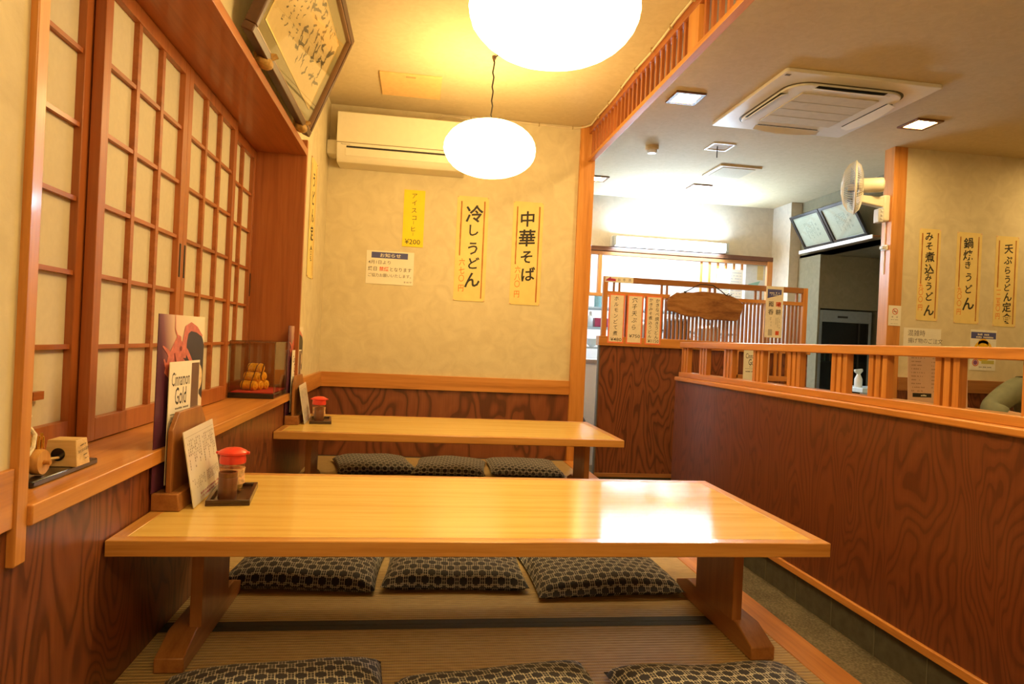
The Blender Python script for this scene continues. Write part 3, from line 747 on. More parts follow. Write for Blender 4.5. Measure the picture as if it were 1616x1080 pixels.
for (yy, zz) in ((-.05, .0235), (0, .0235), (.05, .0235), (-.025, .0655), (.025, .0655), (0, .1075)):
    for xx in (-.022, ):
        bale(xx+random.uniform(-.003, .003), yy, zz).build('bale', GOLD, bl)
for zz in (.03, .07): pass
cd = MB()
for xx in (-.045, 0.0): cd.tube([(xx, -.078, .002), (xx, -.076, .03), (xx, -.052, .07), (xx, -.026, .118), (xx, 0, .1335), (xx, .026, .118), (xx, .052, .07), (xx, .076, .03)], .0022, 6)
cd.tube([(.024, 0, .13), (.028, -.02, .10), (.026, -.03, .07), (.03, -.034, .055)], .003, 6)
cd.build('dark_cord', plain('cord_brown', (.10, .035, .012), .8), bl)

# ================================================================ WALL AND CEILING FIXTURES, TATAMI SIDE
aw = thing('wall_air_conditioner', 'cream wall air conditioner under the ceiling of the back wall', 'air conditioner', (-.165, YB-.001, 2.013))
pf = [(0, 0), (-.175, .0), (-.205, .03), (-.222, .125), (-.222, .325), (-.20, .339), (0, .339)]
MB().prism(pf, 'x', -.435, .435).build('housing', WHITE_PLASTIC, aw, .006)
MB().prism([(-.2235, .130), (-.2235, .327), (-.219, .33), (-.219, .128)], 'x', -.434, .434).build('front_panel', plain('cream_panel', (.76, .71, .57), .3, noise=.02), aw, .002)
MB().prism([(-.2225, .122), (-.2225, .127), (-.215, .127), (-.215, .122)], 'x', -.434, .434).build('panel_gap', plain('gap', (.25, .2, .12), .7), aw)
MB().prism([(-.219, .092), (-.2185, .104), (-.2, .104), (-.2, .092)], 'x', -.37, .37).build('outlet_slot', DARK, aw)
MB().prism([(-.212, .040), (-.2205, .090), (-.2165, .090), (-.208, .040)], 'x', -.375, .375).build('louvre', WHITE_PLASTIC, aw, .001)
b = MB(); line_text(b, 'Panasonic', -.375, .112, .008, .06, .01); o = ink(aw, b, GREY_INK); o.location = (0, -.2245, 0)
tag(MB().box(-.674, -.605, 4.66, 4.799, 2.075, 2.172).build('pipe_cover', WHITE_PLASTIC, bevel=.006), 'cream pipe cover beside the wall air conditioner', 'pipe cover')
cb = MB(); pts = [(.05, YB-.006, 2.40)]
for k in range(8): pts.append((.1+.14*k, YB-.007, 2.448-.006*sin(k*1.3)))
pts += [(1.135, YB-.05, 2.446)]
for k in range(24): pts.append((1.165, 4.68-.2*k, 2.443+.006*sin(k*1.7)))
cb.tube(pts, .006, 6)
cab = tag(cb.build('cable', plain('cable_sheath', (.70, .60, .42), .6)), 'cream cable clipped along the top of the back wall and the transom', 'cable')
cl = MB()
for k in range(16): cl.box(1.156, 1.174, 4.5-.27*k, 4.506-.27*k, 2.433, 2.456)
for k in range(4): cl.box(.3+.25*k, .306+.25*k, YB-.016, YB, 2.436, 2.458)
cl.build('clips', plain('clip', (.45, .33, .16), .5), cab)
acp = thing('ceiling_hatch', 'square peach-coloured hatch on the ceiling above the wall air conditioner', 'ceiling hatch', (-.117, 4.303, ZC))
MB().box(-.19, .19, -.187, .187, -.012, 0).build('panel', plain('peach_board', (.78, .52, .22), .7), acp, .002)
MB().box(-.03, .03, -.165, -.150, -.016, -.012).build('latch', plain('peach_latch', (.5, .33, .14), .5), acp)

def lantern(label, x, y, z, rose, group='paper lanterns'):
    t = thing('paper_lantern', label, 'lantern', (x, y, z), group=group)
    n = 40; pr = []; R, H = .258, .151
    for k in range(n+1):
        a = pi*(.035+.955*k/n) - pi/2
        rib = 1+.006*sin(k*pi*1.0)+(.006 if k % 2 else 0)
        pr.append((max(.004, R*(abs(cos(a))**.86)*rib), H*sin(a)))
    ph = random.uniform(0, 6)
    MB().lathe(pr, 56, wob=lambda a, j: 1+.006*sin(5*a+ph+j*.35)+.003*sin(11*a+j)).build('paper_shade', emit('lantern_paper', LANTERN_COL, LANTERN_POWER), t, smooth=50)
    MB().lathe([(.035, H-.003), (.035, H+.004), (.03, H+.004), (.03, H-.003)], 20).build('top_ring', plain('wire', (.2, .15, .1), .5), t)
    pts = [(0, 0, H-.01)]; top = ZC-.012-z
    for k in range(1, 14): pts.append((.004*sin(k*2.1), .004*cos(k*1.7), H-.01+(top-H+.01)*k/14))
    pts.append((0, 0, top))
    for k in range(1, 10):
        f = k/9; pts.append((rose[0]*f+.006*sin(k*2.3), rose[1]*f, top-.03*sin(pi*f)+.004*sin(k*2)))
    MB().tube(pts, .0042, 6).build('cord', plain('black_cord', (.02, .015, .012), .7), t)
    MB().lathe([(.012, top+.012), (.012, top), (.006, top-.012), (.004, top-.02)], 10).build('hook', plain('hook_brown', (.12, .06, .03), .5), t)
    MB().lathe([(.045, top+.012), (.045, top-.006), (.03, top-.018), (.012, top-.02)], 20, c=(rose[0], rose[1], 0)).build('ceiling_rose', plain('rose', (.6, .5, .35), .5), t)
lantern('large white paper lantern at the top of the photo, over the near table', .362, 1.98, 1.863, (.10, .32))
lantern('white paper lantern over the far table, in front of the back wall', .352, 3.745, 1.932, (.08, -.50))

lantern('white paper lantern over the platform behind the camera, outside the photo', .36, .05, 1.90, (.08, .35))  # extra lantern added out of view to light the near wall and mats

# framed calligraphy leaning out from the wall
FX, FZ = -.630, 1.868
fr = thing('calligraphy_frame', 'large brown framed sheet of brush calligraphy leaning out above the window', 'picture frame', (FX, 2.955, FZ), (radians(21.5), 0, radians(90)))
W2, HH, D = .60, .56, .03
BRN = plain('frame_brown', (.075, .028, .012), .45, coat=.1, noise=.15, nscale=40)
def ring(mb, w0, h0, w1, h1, y0, y1):
    """rectangular ring, outer half-size w0 height 0..h0 inset to w1"""
    i = w0-w1
    return mb.box(-w0, w0, y0, y1, 0, i).box(-w0, w0, y0, y1, h0-i, h0).box(-w0, -w1, y0, y1, i, h0-i).box(w1, w0, y0, y1, i, h0-i)
ring(MB(), W2, HH, W2-.030, HH, -.03, .012).build('moulding', BRN, fr, .004)
m2 = MB(); ring(m2, W2-.03, HH-.06, W2-.036, 0, -.024, .0); m2.v = [(x, y, z+.03) for x, y, z in m2.v]; m2.build('inner_lip', plain('lip_brown', (.30, .16, .08), .3), fr)
MB().box(-W2+.03, W2-.03, 0, .006, .03, HH-.03).build('mat_board', plain('mat_olive', (.21, .18, .085), .8, noise=.06), fr)
m3 = MB(); ring(m3, W2-.125, HH-.20, W2-.130, 0, -.003, 0); m3.v = [(x, y, z+.10) for x, y, z in m3.v]; m3.build('gold_fillet', plain('gilt', (.75, .55, .2), .3, .8), fr)
MB().box(-W2+.13, W2-.13, -.0015, 0, .105, HH-.105).build('calligraphy_sheet', plain('washi', (.66, .53, .31), .8, noise=.05), fr)
b = MB(); rnd = random.Random(5)
def scribble(u, v, s, wd):
    for _ in range(rnd.randint(2, 4)):
        a = rnd.uniform(-.8, .8); L = s*rnd.uniform(.4, .9); x = u+rnd.uniform(-s, s)*.35; y = v+rnd.uniform(-s, s)*.35; vert = rnd.random() < .45
        p = []
        for k in range(6):
            t_ = k/5-.5; p.append((x+(t_*L if not vert else rnd.uniform(-.1, .1)*s), y+(t_*L*a*.5 if not vert else -t_*L)+.1*s*sin(t_*4)))
        stroke(b, p, [wd*q for q in (.5, 1, .9, .8, .7, .25)], .0025)
cols = [(.37, .30, .40, .095), (.27, .30, .40, .065), (.18, .32, .42, .058), (.10, .30, .42, .058), (.02, .30, .42, .058), (-.06, .28, .43, .075)]
for cx, z0, z1, s in cols:
    z = .42
    while z > .16: scribble(cx+rnd.uniform(-.01, .01), z, s*rnd.uniform(1.1, 1.5), .016 if s > .07 else .012); z -= s*1.02
for cx in (-.14, -.2, -.27, -.34):
    z = .40
    while z > .15: scribble(cx, z, .032, .006); z -= .036
ink(fr, b, SUMI, 'brush_writing')
b = MB()
for k in range(12): disc(b, -.38+.062*k, .438, .008, off=.0022); 
ink(fr, b, plain('seal_brown', (.35, .22, .08), .8), 'dots')
MB().box(-W2+.032, W2-.032, -.014, -.012, .032, HH-.032).build('glass', clear('frame_glass', (.97, .96, .92), .04, .02), fr)
for k, yy in enumerate((2.62, 3.40)):
    p = MB()
    p.ball((.012, 0, 0), .034, .046, .024, 14, 8)
    p.add([(-.02, -.05, .01), (.05, -.022, .04), (.05, .022, .04), (-.02, .05, .01), (-.015, 0, -.035)], [(0, 1, 2, 3), (0, 4, 1), (1, 4, 2), (2, 4, 3)])
    o = p.build('cushion_pad', plain('pad_gold', (.42, .25, .07), .6, noise=.3, nscale=90), loc=(-.633, yy, 1.8645), rot=(0, .3, 0))
    tag(o, ['folded golden pad under the middle of the calligraphy frame', 'folded golden pad under the far corner of the calligraphy frame'][k], 'pad', 'pads under the frame')

# ---- paper strips with handwriting
def menu_strip(label, loc, w_, h_, chars, price, rot=(0, 0, 0), group='handwritten menu strips', lines=True, pu=.23, split=.60, redline=True, mat=None):
    o = sheet('menu_strip', label, 'menu strip', loc, w_, h_, mat or PAPER_Y, rot, group)
    b = MB()
    for ch, u, v, s in chars:
        put(b, ch, (u-.5)*w_, (.5-v)*h_, s*1.10, bold=.020, rot=random.uniform(-.03, .05), shear=.10)
    ink(o, b, SUMI)
    b = MB()
    for ch, v in price: put(b, ch, (pu-.5)*w_, (.5-v)*h_, .052*h_/.70, wd=.042*h_/.70, bold=.004, shear=.05)
    if price: ink(o, b, ORANGE_INK, 'price')
    if lines:
        b = MB(); brushline(b, (.14-.5)*w_, (.5-.05)*h_, (.5-split)*h_, .0095); ink(o, b, BROWN_INK, 'side_line')
        b = MB(); brushline(b, (.87-.5)*w_, (.5-.04)*h_, (.5-.97)*h_, .0095); ink(o, b, BROWN_INK, 'side_line')
    pn = MB()
    for sx in (-1, 1):
        for sz in (-1, 1): pn.ball((sx*(w_/2-.006), -.002, sz*(h_/2-.006)), .0045, .003, .0045, 8, 5)
    pn.build('pins', plain('pin_pink', (.75, .45, .40), .4), o)
    return o
menu_strip('paper menu strip reading cold udon, left of the two strips on the back wall', (.349, YB-.003, 1.509), .228, .755,
    [('冷', .56, .165, .118), ('し', .56, .32, .085), ('う', .55, .495, .092), ('ど', .60, .635, .085), ('ん', .57, .795, .11)], [('六', .63), ('七', .71), ('〇', .785), ('円', .88)], split=.57)
menu_strip('paper menu strip reading Chinese noodles, nearest the post on the back wall', (.755, YB-.003, 1.502), .224, .752,
    [('中', .48, .165, .108), ('華', .49, .35, .118), ('そ', .50, .535, .095), ('ば', .58, .70, .10)], [('六', .66), ('八', .735), ('〇', .80), ('円', .90)], split=.61)
RY = 4.5785
menu_strip('paper menu strip reading miso stewed udon, beside the post on the right wall', (3.824, RY, 1.510), .18, .70,
    [('み', .45, .085, .066), ('そ', .47, .19, .062), ('煮', .52, .305, .075), ('込', .52, .435, .075), ('み', .49, .53, .055), ('う', .53, .625, .062), ('ど', .58, .735, .066), ('ん', .58, .885, .086)], [('九', .63), ('〇', .695), ('〇', .77), ('円', .86)], pu=.17)
menu_strip('paper menu strip reading hotpot udon, in the middle on the right wall', (4.16, RY, 1.505), .215, .70,
    [('鍋', .46, .115, .078), ('焼', .46, .25, .076), ('き', .47, .355, .058), ('う', .52, .49, .066), ('ど', .55, .62, .066), ('ん', .55, .78, .10)], [('九', .635), ('〇', .705), ('〇', .78), ('円', .875)], pu=.19)
menu_strip('paper menu strip reading tempura udon set, rightmost on the right wall', (4.49, RY, 1.498), .20, .70,
    [('天', .56, .14, .072), ('ぷ', .55, .265, .066), ('ら', .55, .375, .060), ('う', .56, .475, .060), ('ど', .57, .565, .058), ('ん', .60, .67, .072), ('定', .58, .785, .072), ('食', .60, .91, .076)], [('一', .60), ('二', .67), ('五', .735), ('〇', .80), ('円', .89)], pu=.20, split=.57)
menu_strip('yellowish paper strip seen almost edge-on on the left wall beyond the window', (XL+.003, 4.20, 1.545), .22, .72,
    [('う', .5, .17, .09), ('ど', .5, .32, .09), ('ん', .5, .47, .09), ('定', .5, .62, .09), ('食', .5, .79, .09)], [], rot=(0, 0, radians(90)))
# iced coffee
o = sheet('coffee_notice', 'bright yellow paper strip for iced coffee at 200 yen', 'menu strip', (-.070, YB-.003, 1.698), .148, .405, PAPER_YY)
b = MB()
for ch, v in (('ア', .105), ('イ', .225), ('ス', .36), ('コ', .49), ('|', .575), ('ヒ', .685), ('|', .775)):
    put(b, ch, .0 if ch != 'コ' else .004, (.5-v)*.405, .043 if ch != '|' else .026, bold=.0, shear=.12)
line_text(b, '¥200', -.002, (.5-.91)*.405, .036, .108); ink(o, b, SUMI)
# no-smoking notice
o = sheet('notice_sheet', 'white notice sheet with a blue heading on the back wall', 'notice', (-.220, YB-.003, 1.336), .332, .235, PAPER_W)
ink(o, rects(MB(), [(-.132, .122, .066, .108)]), BLUE_INK, 'heading_band')
b = MB(); line_text(b, 'お知らせ', .0, .087, .028, .145, .008, .0016); ink(o, b, PAPER_W, 'heading')
b = MB(); line_text(b, '4月1日より', -.075, .036, .026, .155, .006); line_text(b, '終日', -.122, -.010, .031, .062, .014); line_text(b, 'となります', .076, -.010, .028, .15, .01)
line_text(b, 'ご協力お願いいたします。', 0, -.055, .026, .30, .004); line_text(b, 'まめや', .128, -.096, .014, .056, .0); ink(o, b, GREY_INK)
b = MB(); line_text(b, '禁煙', -.042, -.010, .031, .066, .012); ink(o, b, plain('ink_orangered', (.75, .10, .03), .6, noise=0), 'red_lettering')
# partly visible poster on the left wall near the camera
o = sheet('wall_poster', 'corner of a white poster on the near left wall at the edge of the photo', 'poster', (XL+.003, .985, 1.70), .36, .5, PAPER_W, rot=(0, 0, radians(90)))
b = MB(); stroke(b, [(.155, -.24), (.187, -.222)], .016); stroke(b, [(.165, -.215), (.18, -.25)], .014); ink(o, b, plain('tape_pink', (.72, .25, .25), .6), 'corner_tape')

# ================================================================ CEILING OF THE DINING ROOM
def downlight(label, x, y):
    t = thing('downlight', label, 'downlight', (x, y, ZC), group='square downlights')
    f = MB(); h, i = .098, .072
    f.box(-h, h, -h, -i, -.012, 0).box(-h, h, i, h, -.012, 0).box(-h, -i, -i, i, -.012, 0).box(i, h, -i, i, -.012, 0)
    f.build('frame', wood('brown', 'x'), t, .002)
    MB().box(-i, i, -i, i, -.007, -.004).build('diffuser', emit('downlight_glow', DOWN_COL, DOWN_POWER), t)
for k, (x, y) in enumerate(((1.615, 1.92), (3.30, 1.92), (4.98, 4.07), (4.98, 1.92))):  # four downlights added out of view to brighten the right side
    downlight(['lit square downlight above the aisle beside the near table', 'lit square downlight above the near booths', 'lit square downlight at the right wall beyond the frame', 'lit square downlight above the near booths on the far right'][k], x, y)
downlight('lit square downlight beside the transom, above the aisle', 1.615, 4.05)
downlight('lit square downlight right of the ceiling cassette', 3.30, 4.09)
downlight('lit square downlight nearest the kitchen, in the middle', 2.655, 6.21)
downlight('lit square downlight near the kitchen, half hidden by the post', 1.625, 6.21)
ca = thing('ceiling_cassette', 'white square ceiling cassette air conditioner with open flaps', 'air conditioner', (2.46, 3.965, ZC))
S = .487
def rr(w_, r, n=6, bul=0):
    p = []
    for qx, qy, a0 in ((1, 1, 0), (-1, 1, 90), (-1, -1, 180), (1, -1, 270)):
        for k in range(n+1):
            a = radians(a0+90*k/n); p.append((qx*(w_-r)+r*cos(a), qy*(w_-r)+r*sin(a)))
    return p
MB().prism(rr(S, .02), 'z', -.022, 0).build('panel', COOL_WHITE, ca, .004)
MB().prism(rr(.385, .14, 8), 'z', -.0235, -.02).build('recess', plain('cassette_gap', (.12, .10, .07), .6), ca)
MB().prism(rr(.372, .13, 8), 'z', -.036, -.0215).build('inner_panel', COOL_WHITE, ca, .004)
MB().prism(rr(.255, .012), 'z', -.042, -.034).build('intake_grille', plain('grille_cream', (.62, .58, .47), .6), ca, .002)
g = MB()
for k in range(1, 4): g.box(-.253, .253, -.255+.51*k/4-.002, -.255+.51*k/4+.002, -.0435, -.04)
for k in range(50): g.box(-.25+.01*k, -.249+.01*k, -.25, .25, -.0428, -.0415)
g.build('grille_bars', plain('grille_line', (.50, .46, .36), .7), ca)
for k in range(4):
    sl = MB().box(-.22, .22, .327, .37, -.0385, -.030); fl = MB()
    pr = [(-.23, 0), (-.15, -.012), (0, -.016), (.15, -.012), (.23, 0)]
    vs = []
    for (x, zz) in [(-.235+.047*i, 0) for i in range(11)]:
        bow = .018*(1-(x/.235)**2); vs += [(x, .332, -.040), (x, .372+bow, -.052-bow*.6), (x, .332, -.044), (x, .372+bow, -.056-bow*.6)]
    fs = []
    for i in range(10):
        a = 4*i; fs += [(a, a+4, a+5, a+1), (a+2, a+3, a+7, a+6), (a+1, a+5, a+7, a+3), (a, a+2, a+6, a+4)]
    fs += [(0, 1, 3, 2), (40, 42, 43, 41)]
    fl.add(vs, fs)
    s_ = sl.build('air_slot', DARK, ca, rot=(0, 0, k*pi/2)); f_ = fl.build('flap', COOL_WHITE, ca, rot=(0, 0, k*pi/2))
MB().box(-.47, -.44, -.45, -.43, -.024, -.022).build('maker_mark', GREY_INK, ca)
sm = thing('smoke_detector', 'round cream smoke detector on the ceiling beyond the transom', 'smoke detector', (1.77, 5.09, ZC))
MB().lathe([(.052, 0), (.052, -.028), (.045, -.034), (.036, -.036)], 28).build('base', plain('detector_cream', (.62, .46, .24), .5), sm)
MB().lathe([(.040, -.034), (.040, -.05), (.032, -.058), (1e-6, -.06)], 28).build('sensor', COOL_WHITE, sm)
hb = thing('ceiling_speaker_hatch', 'small square ceiling hatch with a white frame and a dark pull', 'ceiling hatch', (2.272, 4.95, ZC))
f = MB(); h, i = .092, .076
f.box(-h, h, -h, -i, -.008, 0).box(-h, h, i, h, -.008, 0).box(-h, -i, -i, i, -.008, 0).box(i, h, -i, i, -.008, 0); f.build('frame', COOL_WHITE, hb, .001)
MB().box(-i, i, -i, i, -.003, -.001).build('panel', plain('hatch_tan', (.42, .27, .11), .7), hb)
MB().cyl((-.02, .0, -.003), (-.02, 0, -.09), .004).build('pull', DARK, hb)
vt = thing('ceiling_vent', 'square tan ventilation grille on the ceiling in front of the kitchen', 'vent', (2.684, 5.59, ZC))
MB().box(-.19, .19, -.19, .19, -.015, 0).build('frame', plain('vent_tan', (.60, .48, .28), .6), vt, .004)
g = MB().box(-.15, .15, -.15, .15, -.019, -.014); g.build('grille', plain('vent_grille', (.50, .42, .28), .8, noise=.2, nscale=300), vt)

# ================================================================ SCREEN PANEL IN FRONT OF THE KITCHEN
PY = 5.05
sp = thing('lattice_screen', 'plywood and lattice screen between the aisle and the kitchen', 'screen', (0, PY, 0))
MB().box(1.405, 3.145, -.02, .02, -.15, .86).build('plywood_panel', PLY, sp)
MB().box(1.40, 3.15, -.026, .026, -.166, -.135).build('base_trim', wood('leg', 'x'), sp, .002)
MB().box(1.41, 3.14, -.012, .02, ZF, -.166).build('tile_base', plain('slate_tile', (.075, .072, .058)), sp)
MB().box(1.395, 1.406, -.022, .022, ZF, .86).build('end_strip', plain('strip_grey', (.12, .10, .08), .5), sp)
MB().box(1.385, 3.155, -.045, .045, .858, .932).build('cap_rail', wood('trim', 'x'), sp, .005)
for a in (1.41, 3.088): MB().box(a, a+.038, -.018, .018, .932, 1.40).build('end_post', wood('trim', 'z'), sp, .002)
MB().box(1.448, 3.088, -.016, .016, 1.355, 1.40).build('top_rail', wood('leg', 'x'), sp, .002)
MB().box(1.448, 3.088, -.014, .014, 1.255, 1.285).build('middle_rail', wood('trim', 'x'), sp, .002)
l = MB(); x = 1.475
while x < 3.08: l.box(x-.0085, x+.0085, -.008, .008, .932, 1.255); x += .0325
for c in (1.52, 1.91, 2.31, 2.70, 3.06): l.box(c-.030, c-.014, -.008, .008, 1.285, 1.355).box(c+.014, c+.030, -.008, .008, 1.285, 1.355)
l.build('lattice', wood('leg', 'z'), sp)
# restroom sign
o = sheet('restroom_sign', 'narrow white sign with a magenta arrow on the left end of the lattice screen', 'sign', (1.533, PY-.0205, 1.376), .228, .044, PAPER_W)
b = MB()
for ch, u in (('お', .0), ('手', .04), ('洗', .085)): put(b, ch, u, 0, .026, bold=.004)
ink(o, b, GREY_INK)
b = MB(); b.add([(-.108, -.001, -.006), (-.068, -.001, .020), (-.068, -.001, .008), (-.028, -.001, .004), (-.028, -.001, -.014), (-.108, -.001, -.012)], [(0, 5, 4, 3, 2, 1)]); ink(o, b, plain('ink_crimson', (.42, .02, .10), .6, noise=0), 'arrow')
# price strips
def price_strip(label, x, columns, price, w_=.128, h_=.385):
    o = sheet('price_strip', label, 'price strip', (x, PY-.0475, 1.072), w_, h_, plain('strip_red', (.80, .20, .08), .6), group='price strips on the screen')
    ink(o, rects(MB(), [(-w_/2+.011, w_/2-.011, -h_/2+.012, h_/2-.012)], .0008), plain('strip_cream', (.80, .70, .56), .6), 'paper_face')
    b = MB()
    for (u, chars, v0, v1, s) in columns:
        n = len(chars)
        for k, ch in enumerate(chars): put(b, ch, u, v0+(v1-v0)*k/max(1, n-1), s, bold=.006, shear=.12, rot=random.uniform(-.05, .05))
    line_text(b, price, .004, -h_/2+.03 if len(columns) != 1 or price != '¥750' else -h_/2+.062, .026, .088, .004)
    ink(o, b, SUMI)
    return o
price_strip('red-edged price strip for stewed offal, leftmost on the lattice screen', 1.515, [(-.005, 'ホルモンどて煮', .155, -.115, .038)], '¥480')
price_strip('red-edged price strip for conger tempura at 750 yen', 1.663, [(-.005, '穴子天ぷら', .15, -.06, .044)], '¥750')
price_strip('red-edged price strip with two columns of writing, beside the wooden signboard', 1.816, [(.028, 'かきなべ焼きうどん', .155, -.13, .034), (-.026, 'かきみそ煮込うどん', .158, -.125, .032)], '¥1150')
# wooden signboard
sg = thing('wooden_signboard', 'irregular dark slab of wood hung by a black cord on the lattice screen', 'signboard', (2.235, PY-.045, 1.21))
ol = [(-.32, .02), (-.29, .062), (-.245, .092), (-.21, .088), (-.17, .098), (-.11, .097), (-.07, .106), (-.02, .110), (.03, .108), (.09, .105), (.16, .10), (.21, .088), (.255, .072), (.29, .05), (.318, .025), (.31, -.02), (.295, -.07), (.27, -.108), (.2, -.112), (.12, -.108), (.05, -.112), (.0, -.108), (-.05, -.09), (-.10, -.098), (-.16, -.09), (-.22, -.075), (-.26, -.062), (-.305, -.058), (-.315, -.03)]
MB().prism(ol, 'y', -.016, .016).build('wood_slab', wood('rustic', 'x'), sg, .006, seg=3)
cr = MB().tube([(-.17, -.018, .10), (-.11, -.012, .135), (-.05, -.002, .165), (0, .004, .168), (.06, -.002, .163), (.12, -.012, .125), (.165, -.018, .09)], .004, 6)
cr.tube([(.165, -.02, .09), (.185, -.024, .105), (.19, -.022, .09), (.21, -.024, .096)], .004, 6).tube([(-.17, -.018, .1), (-.185, -.022, .098), (-.175, -.024, .09)], .006, 6)
cr.build('cord', plain('black_cord', (.02, .015, .012), .7), sg)
# four-character poster
o = sheet('sake_poster', 'tall narrow cream poster with a blue banner and four bold characters', 'poster', (2.82, PY-.0475, 1.19), .148, .412, plain('poster_cream', (.78, .72, .60), .5))
b = MB(); b.add([(-.062, -.001, .182), (.058, -.001, .182), (.058, -.001, .142), (-.062, -.001, .108)], [(0, 3, 2, 1)]); ink(o, b, BLUE_INK, 'banner')
b = MB(); dashes(b, -.045, .045, .154, .012, .0016); dashes(b, -.045, .045, .138, .008, .0016); ink(o, b, PAPER_W, 'banner_print')
b = MB(); put(b, '耕', .036, -.0, .046, bold=.03); put(b, '雨', -.028, .062, .046, bold=.03); put(b, '呑', -.028, .0, .046, bold=.03); ink(o, b, GREY_INK)
b = MB(); put(b, '晴', .036, .062, .046, bold=.03); ink(o, b, RED_INK, 'red_lettering')
b = MB()
for u, z0 in ((.05, -.13), (.035, -.12), (.02, -.10), (-.022, -.11), (-.03, -.07)): vdashes(b, u, z0, -.045, .008)
ink(o, b, plain('ink_lightgrey', (.42, .39, .33), .7, noise=0), 'small_print')
ink(o, rects(MB(), [(.018, .048, -.185, -.152)]), RED_INK, 'seal'); ink(o, rects(MB(), [(-.045, -.01, -.19, -.14)]), plain('ink_lightgrey', (.42, .39, .33)), 'picture')

# ================================================================ KITCHEN
KY = 6.9
kf = thing('kitchen_lattice', 'wooden rail and bar lattice over the kitchen opening', 'lattice', (0, KY, 0))
MB().box(1.05, 3.83, -.04, .04, 1.868, 1.915).build('top_rail', wood('brown', 'x'), kf, .002)
MB().box(1.05, 3.83, -.03, .03, 1.825, 1.866).build('second_rail', wood('leg', 'x'), kf, .002)
MB().box(1.05, 3.83, -.03, .03, 1.385, 1.42).build('lower_rail', wood('trim', 'x'), kf, .002)
MB().box(1.86, 1.90, -.03, .03, 1.42, 1.825).build('upright', wood('trim', 'z'), kf, .002); MB().box(3.77, 3.83, -.035, .035, .4, 1.868).build('upright', wood('trim', 'z'), kf, .002)
l = MB()
for x in [1.55, 1.66, 1.77]+[3.02+.0935*k for k in range(8)]: l.box(x-.012, x+.012, -.008, .008, 1.42, 1.825)
l.build('bars', wood('trim', 'z'), kf)
fx = thing('fluorescent_fixture', 'glowing white fluorescent light fixture over the kitchen opening', 'light fixture', (2.62, KY-.085, 1.9635))
MB().box(-.64, .64, .01, .083, -.045, .065).build('housing', COOL_WHITE, fx, .004)
MB().prism([(.0095, -.042), (-.02, -.042), (-.05, -.025), (-.055, .0), (-.05, .03), (-.02, .050), (.0095, .050)], 'x', -.605, .605).build('diffuser', emit('tube_glow', TUBE_COL, TUBE_POWER), fx)
for s in (-1, 1): MB().box(s*.623-.017, s*.623+.017, -.055, .0095, -.045, .055).build('socket', plain('socket_grey', (.35, .40, .45), .4), fx, .004)
for k, (yy, zz) in enumerate(((7.45, 2.30), (8.0, 2.30))):  # two lights added out of sight to brighten the kitchen
    t = thing('kitchen_light', ['long fluorescent light on the kitchen ceiling, nearer the opening', 'long fluorescent light on the kitchen ceiling, farther back'][k], 'light fixture', (2.6, yy, zz), group='kitchen ceiling lights')
    MB().box(-.75, .75, -.07, .07, .02, .16).build('housing', COOL_WHITE, t, .004)
    for s in (-1, 1): MB().cyl((-.7, s*.04, 0), (.7, s*.04, 0), .016, seg=12).build('tube', emit('kitchen_glow', (.82, .92, 1.0), KITCHEN_POWER), t)
# papers on the lattice
for k, (x, z, w_, h_) in enumerate(((3.268, 1.58, .145, .36), (3.425, 1.58, .145, .36))):
    o = sheet('posted_list', ['pale printed list hanging on the kitchen lattice, left one', 'pale printed list hanging on the kitchen lattice, narrow right one'][k], 'paper', (x, KY-.0105, z), w_, h_, PAPER_W, group='printed lists')
    b = MB()
    for j in range(9):
        dashes(b, -w_*.42, w_*.42, h_*.4-j*h_*.09, .012, .0012)
    ink(o, b, plain('ink_pale', (.45, .48, .52), .7, noise=0), 'print')
o = sheet('wall_chart', 'pale chart with a green patch on the right of the kitchen lattice', 'chart', (3.645, KY-.0105, 1.63), .23, .42, plain('chart_grey', (.55, .58, .60), .5))
b = MB(); b.add([(-.08, -.001, -.02), (.06, -.001, .02), (.0, -.001, -.09), (-.07, -.001, -.08)], [(0, 3, 2, 1)]); ink(o, b, plain('chart_green', (.22, .42, .38), .6), 'green_patch')
ink(o, rects(MB(), [(.02, .09, .03, .19)]), plain('chart_tan', (.55, .45, .22), .6), 'tan_patch')
# shelves with crockery
sh = thing('kitchen_shelf', 'grey steel kitchen shelf behind the opening', 'shelf', (2.62, 7.25, ZF))
for z in (.70, 1.14, 1.36, 1.58): MB().box(-.95, .95, -.17, .17, z-.02, z).build('board', plain('shelf_blue', (.30, .38, .42), .45, noise=.05), sh)
for sx in (-.93, .93):
    for sy in (-.15, .15): MB().box(sx-.015, sx+.015, sy-.015, sy+.015, 0, 1.60).build('upright', STEEL, sh)
def bowl(x, y, z, label, n=4, r=.055, group='bowls on the kitchen shelf'):
    for k in range(n):
        tag(MB().lathe([(r*.45, 0), (r*.5, .008), (r*.8, .02), (r, .045), (r*.96, .045), (r*.75, .023), (1e-6, .012)], 20).build('bowl', plain('porcelain', (.70, .76, .78), .25), loc=(x, y, z+.0145*k)), label[k] if k < len(label) else label[-1], 'bowl', group)
S1, S2, S3, S0 = 1.06+.0008, .84+.0008, 1.28+.0008, .40+.0008
nth = ['lowest', 'second', 'third', 'topmost']
bowl(1.90, 7.16, S2, ['%s white bowl of the stack left on the kitchen shelf' % n for n in nth])
bowl(2.75, 7.16, S2, ['%s white bowl of the stack behind the lattice slats' % n for n in nth])
bx2 = tag(B(-.075, .075, -.06, .06, 0, .10).build('plastic_box', plain('box_crimson', (.30, .03, .07), .4), bevel=.006, loc=(1.985, 7.16, S1)), 'crimson plastic box on the middle kitchen shelf', 'box')
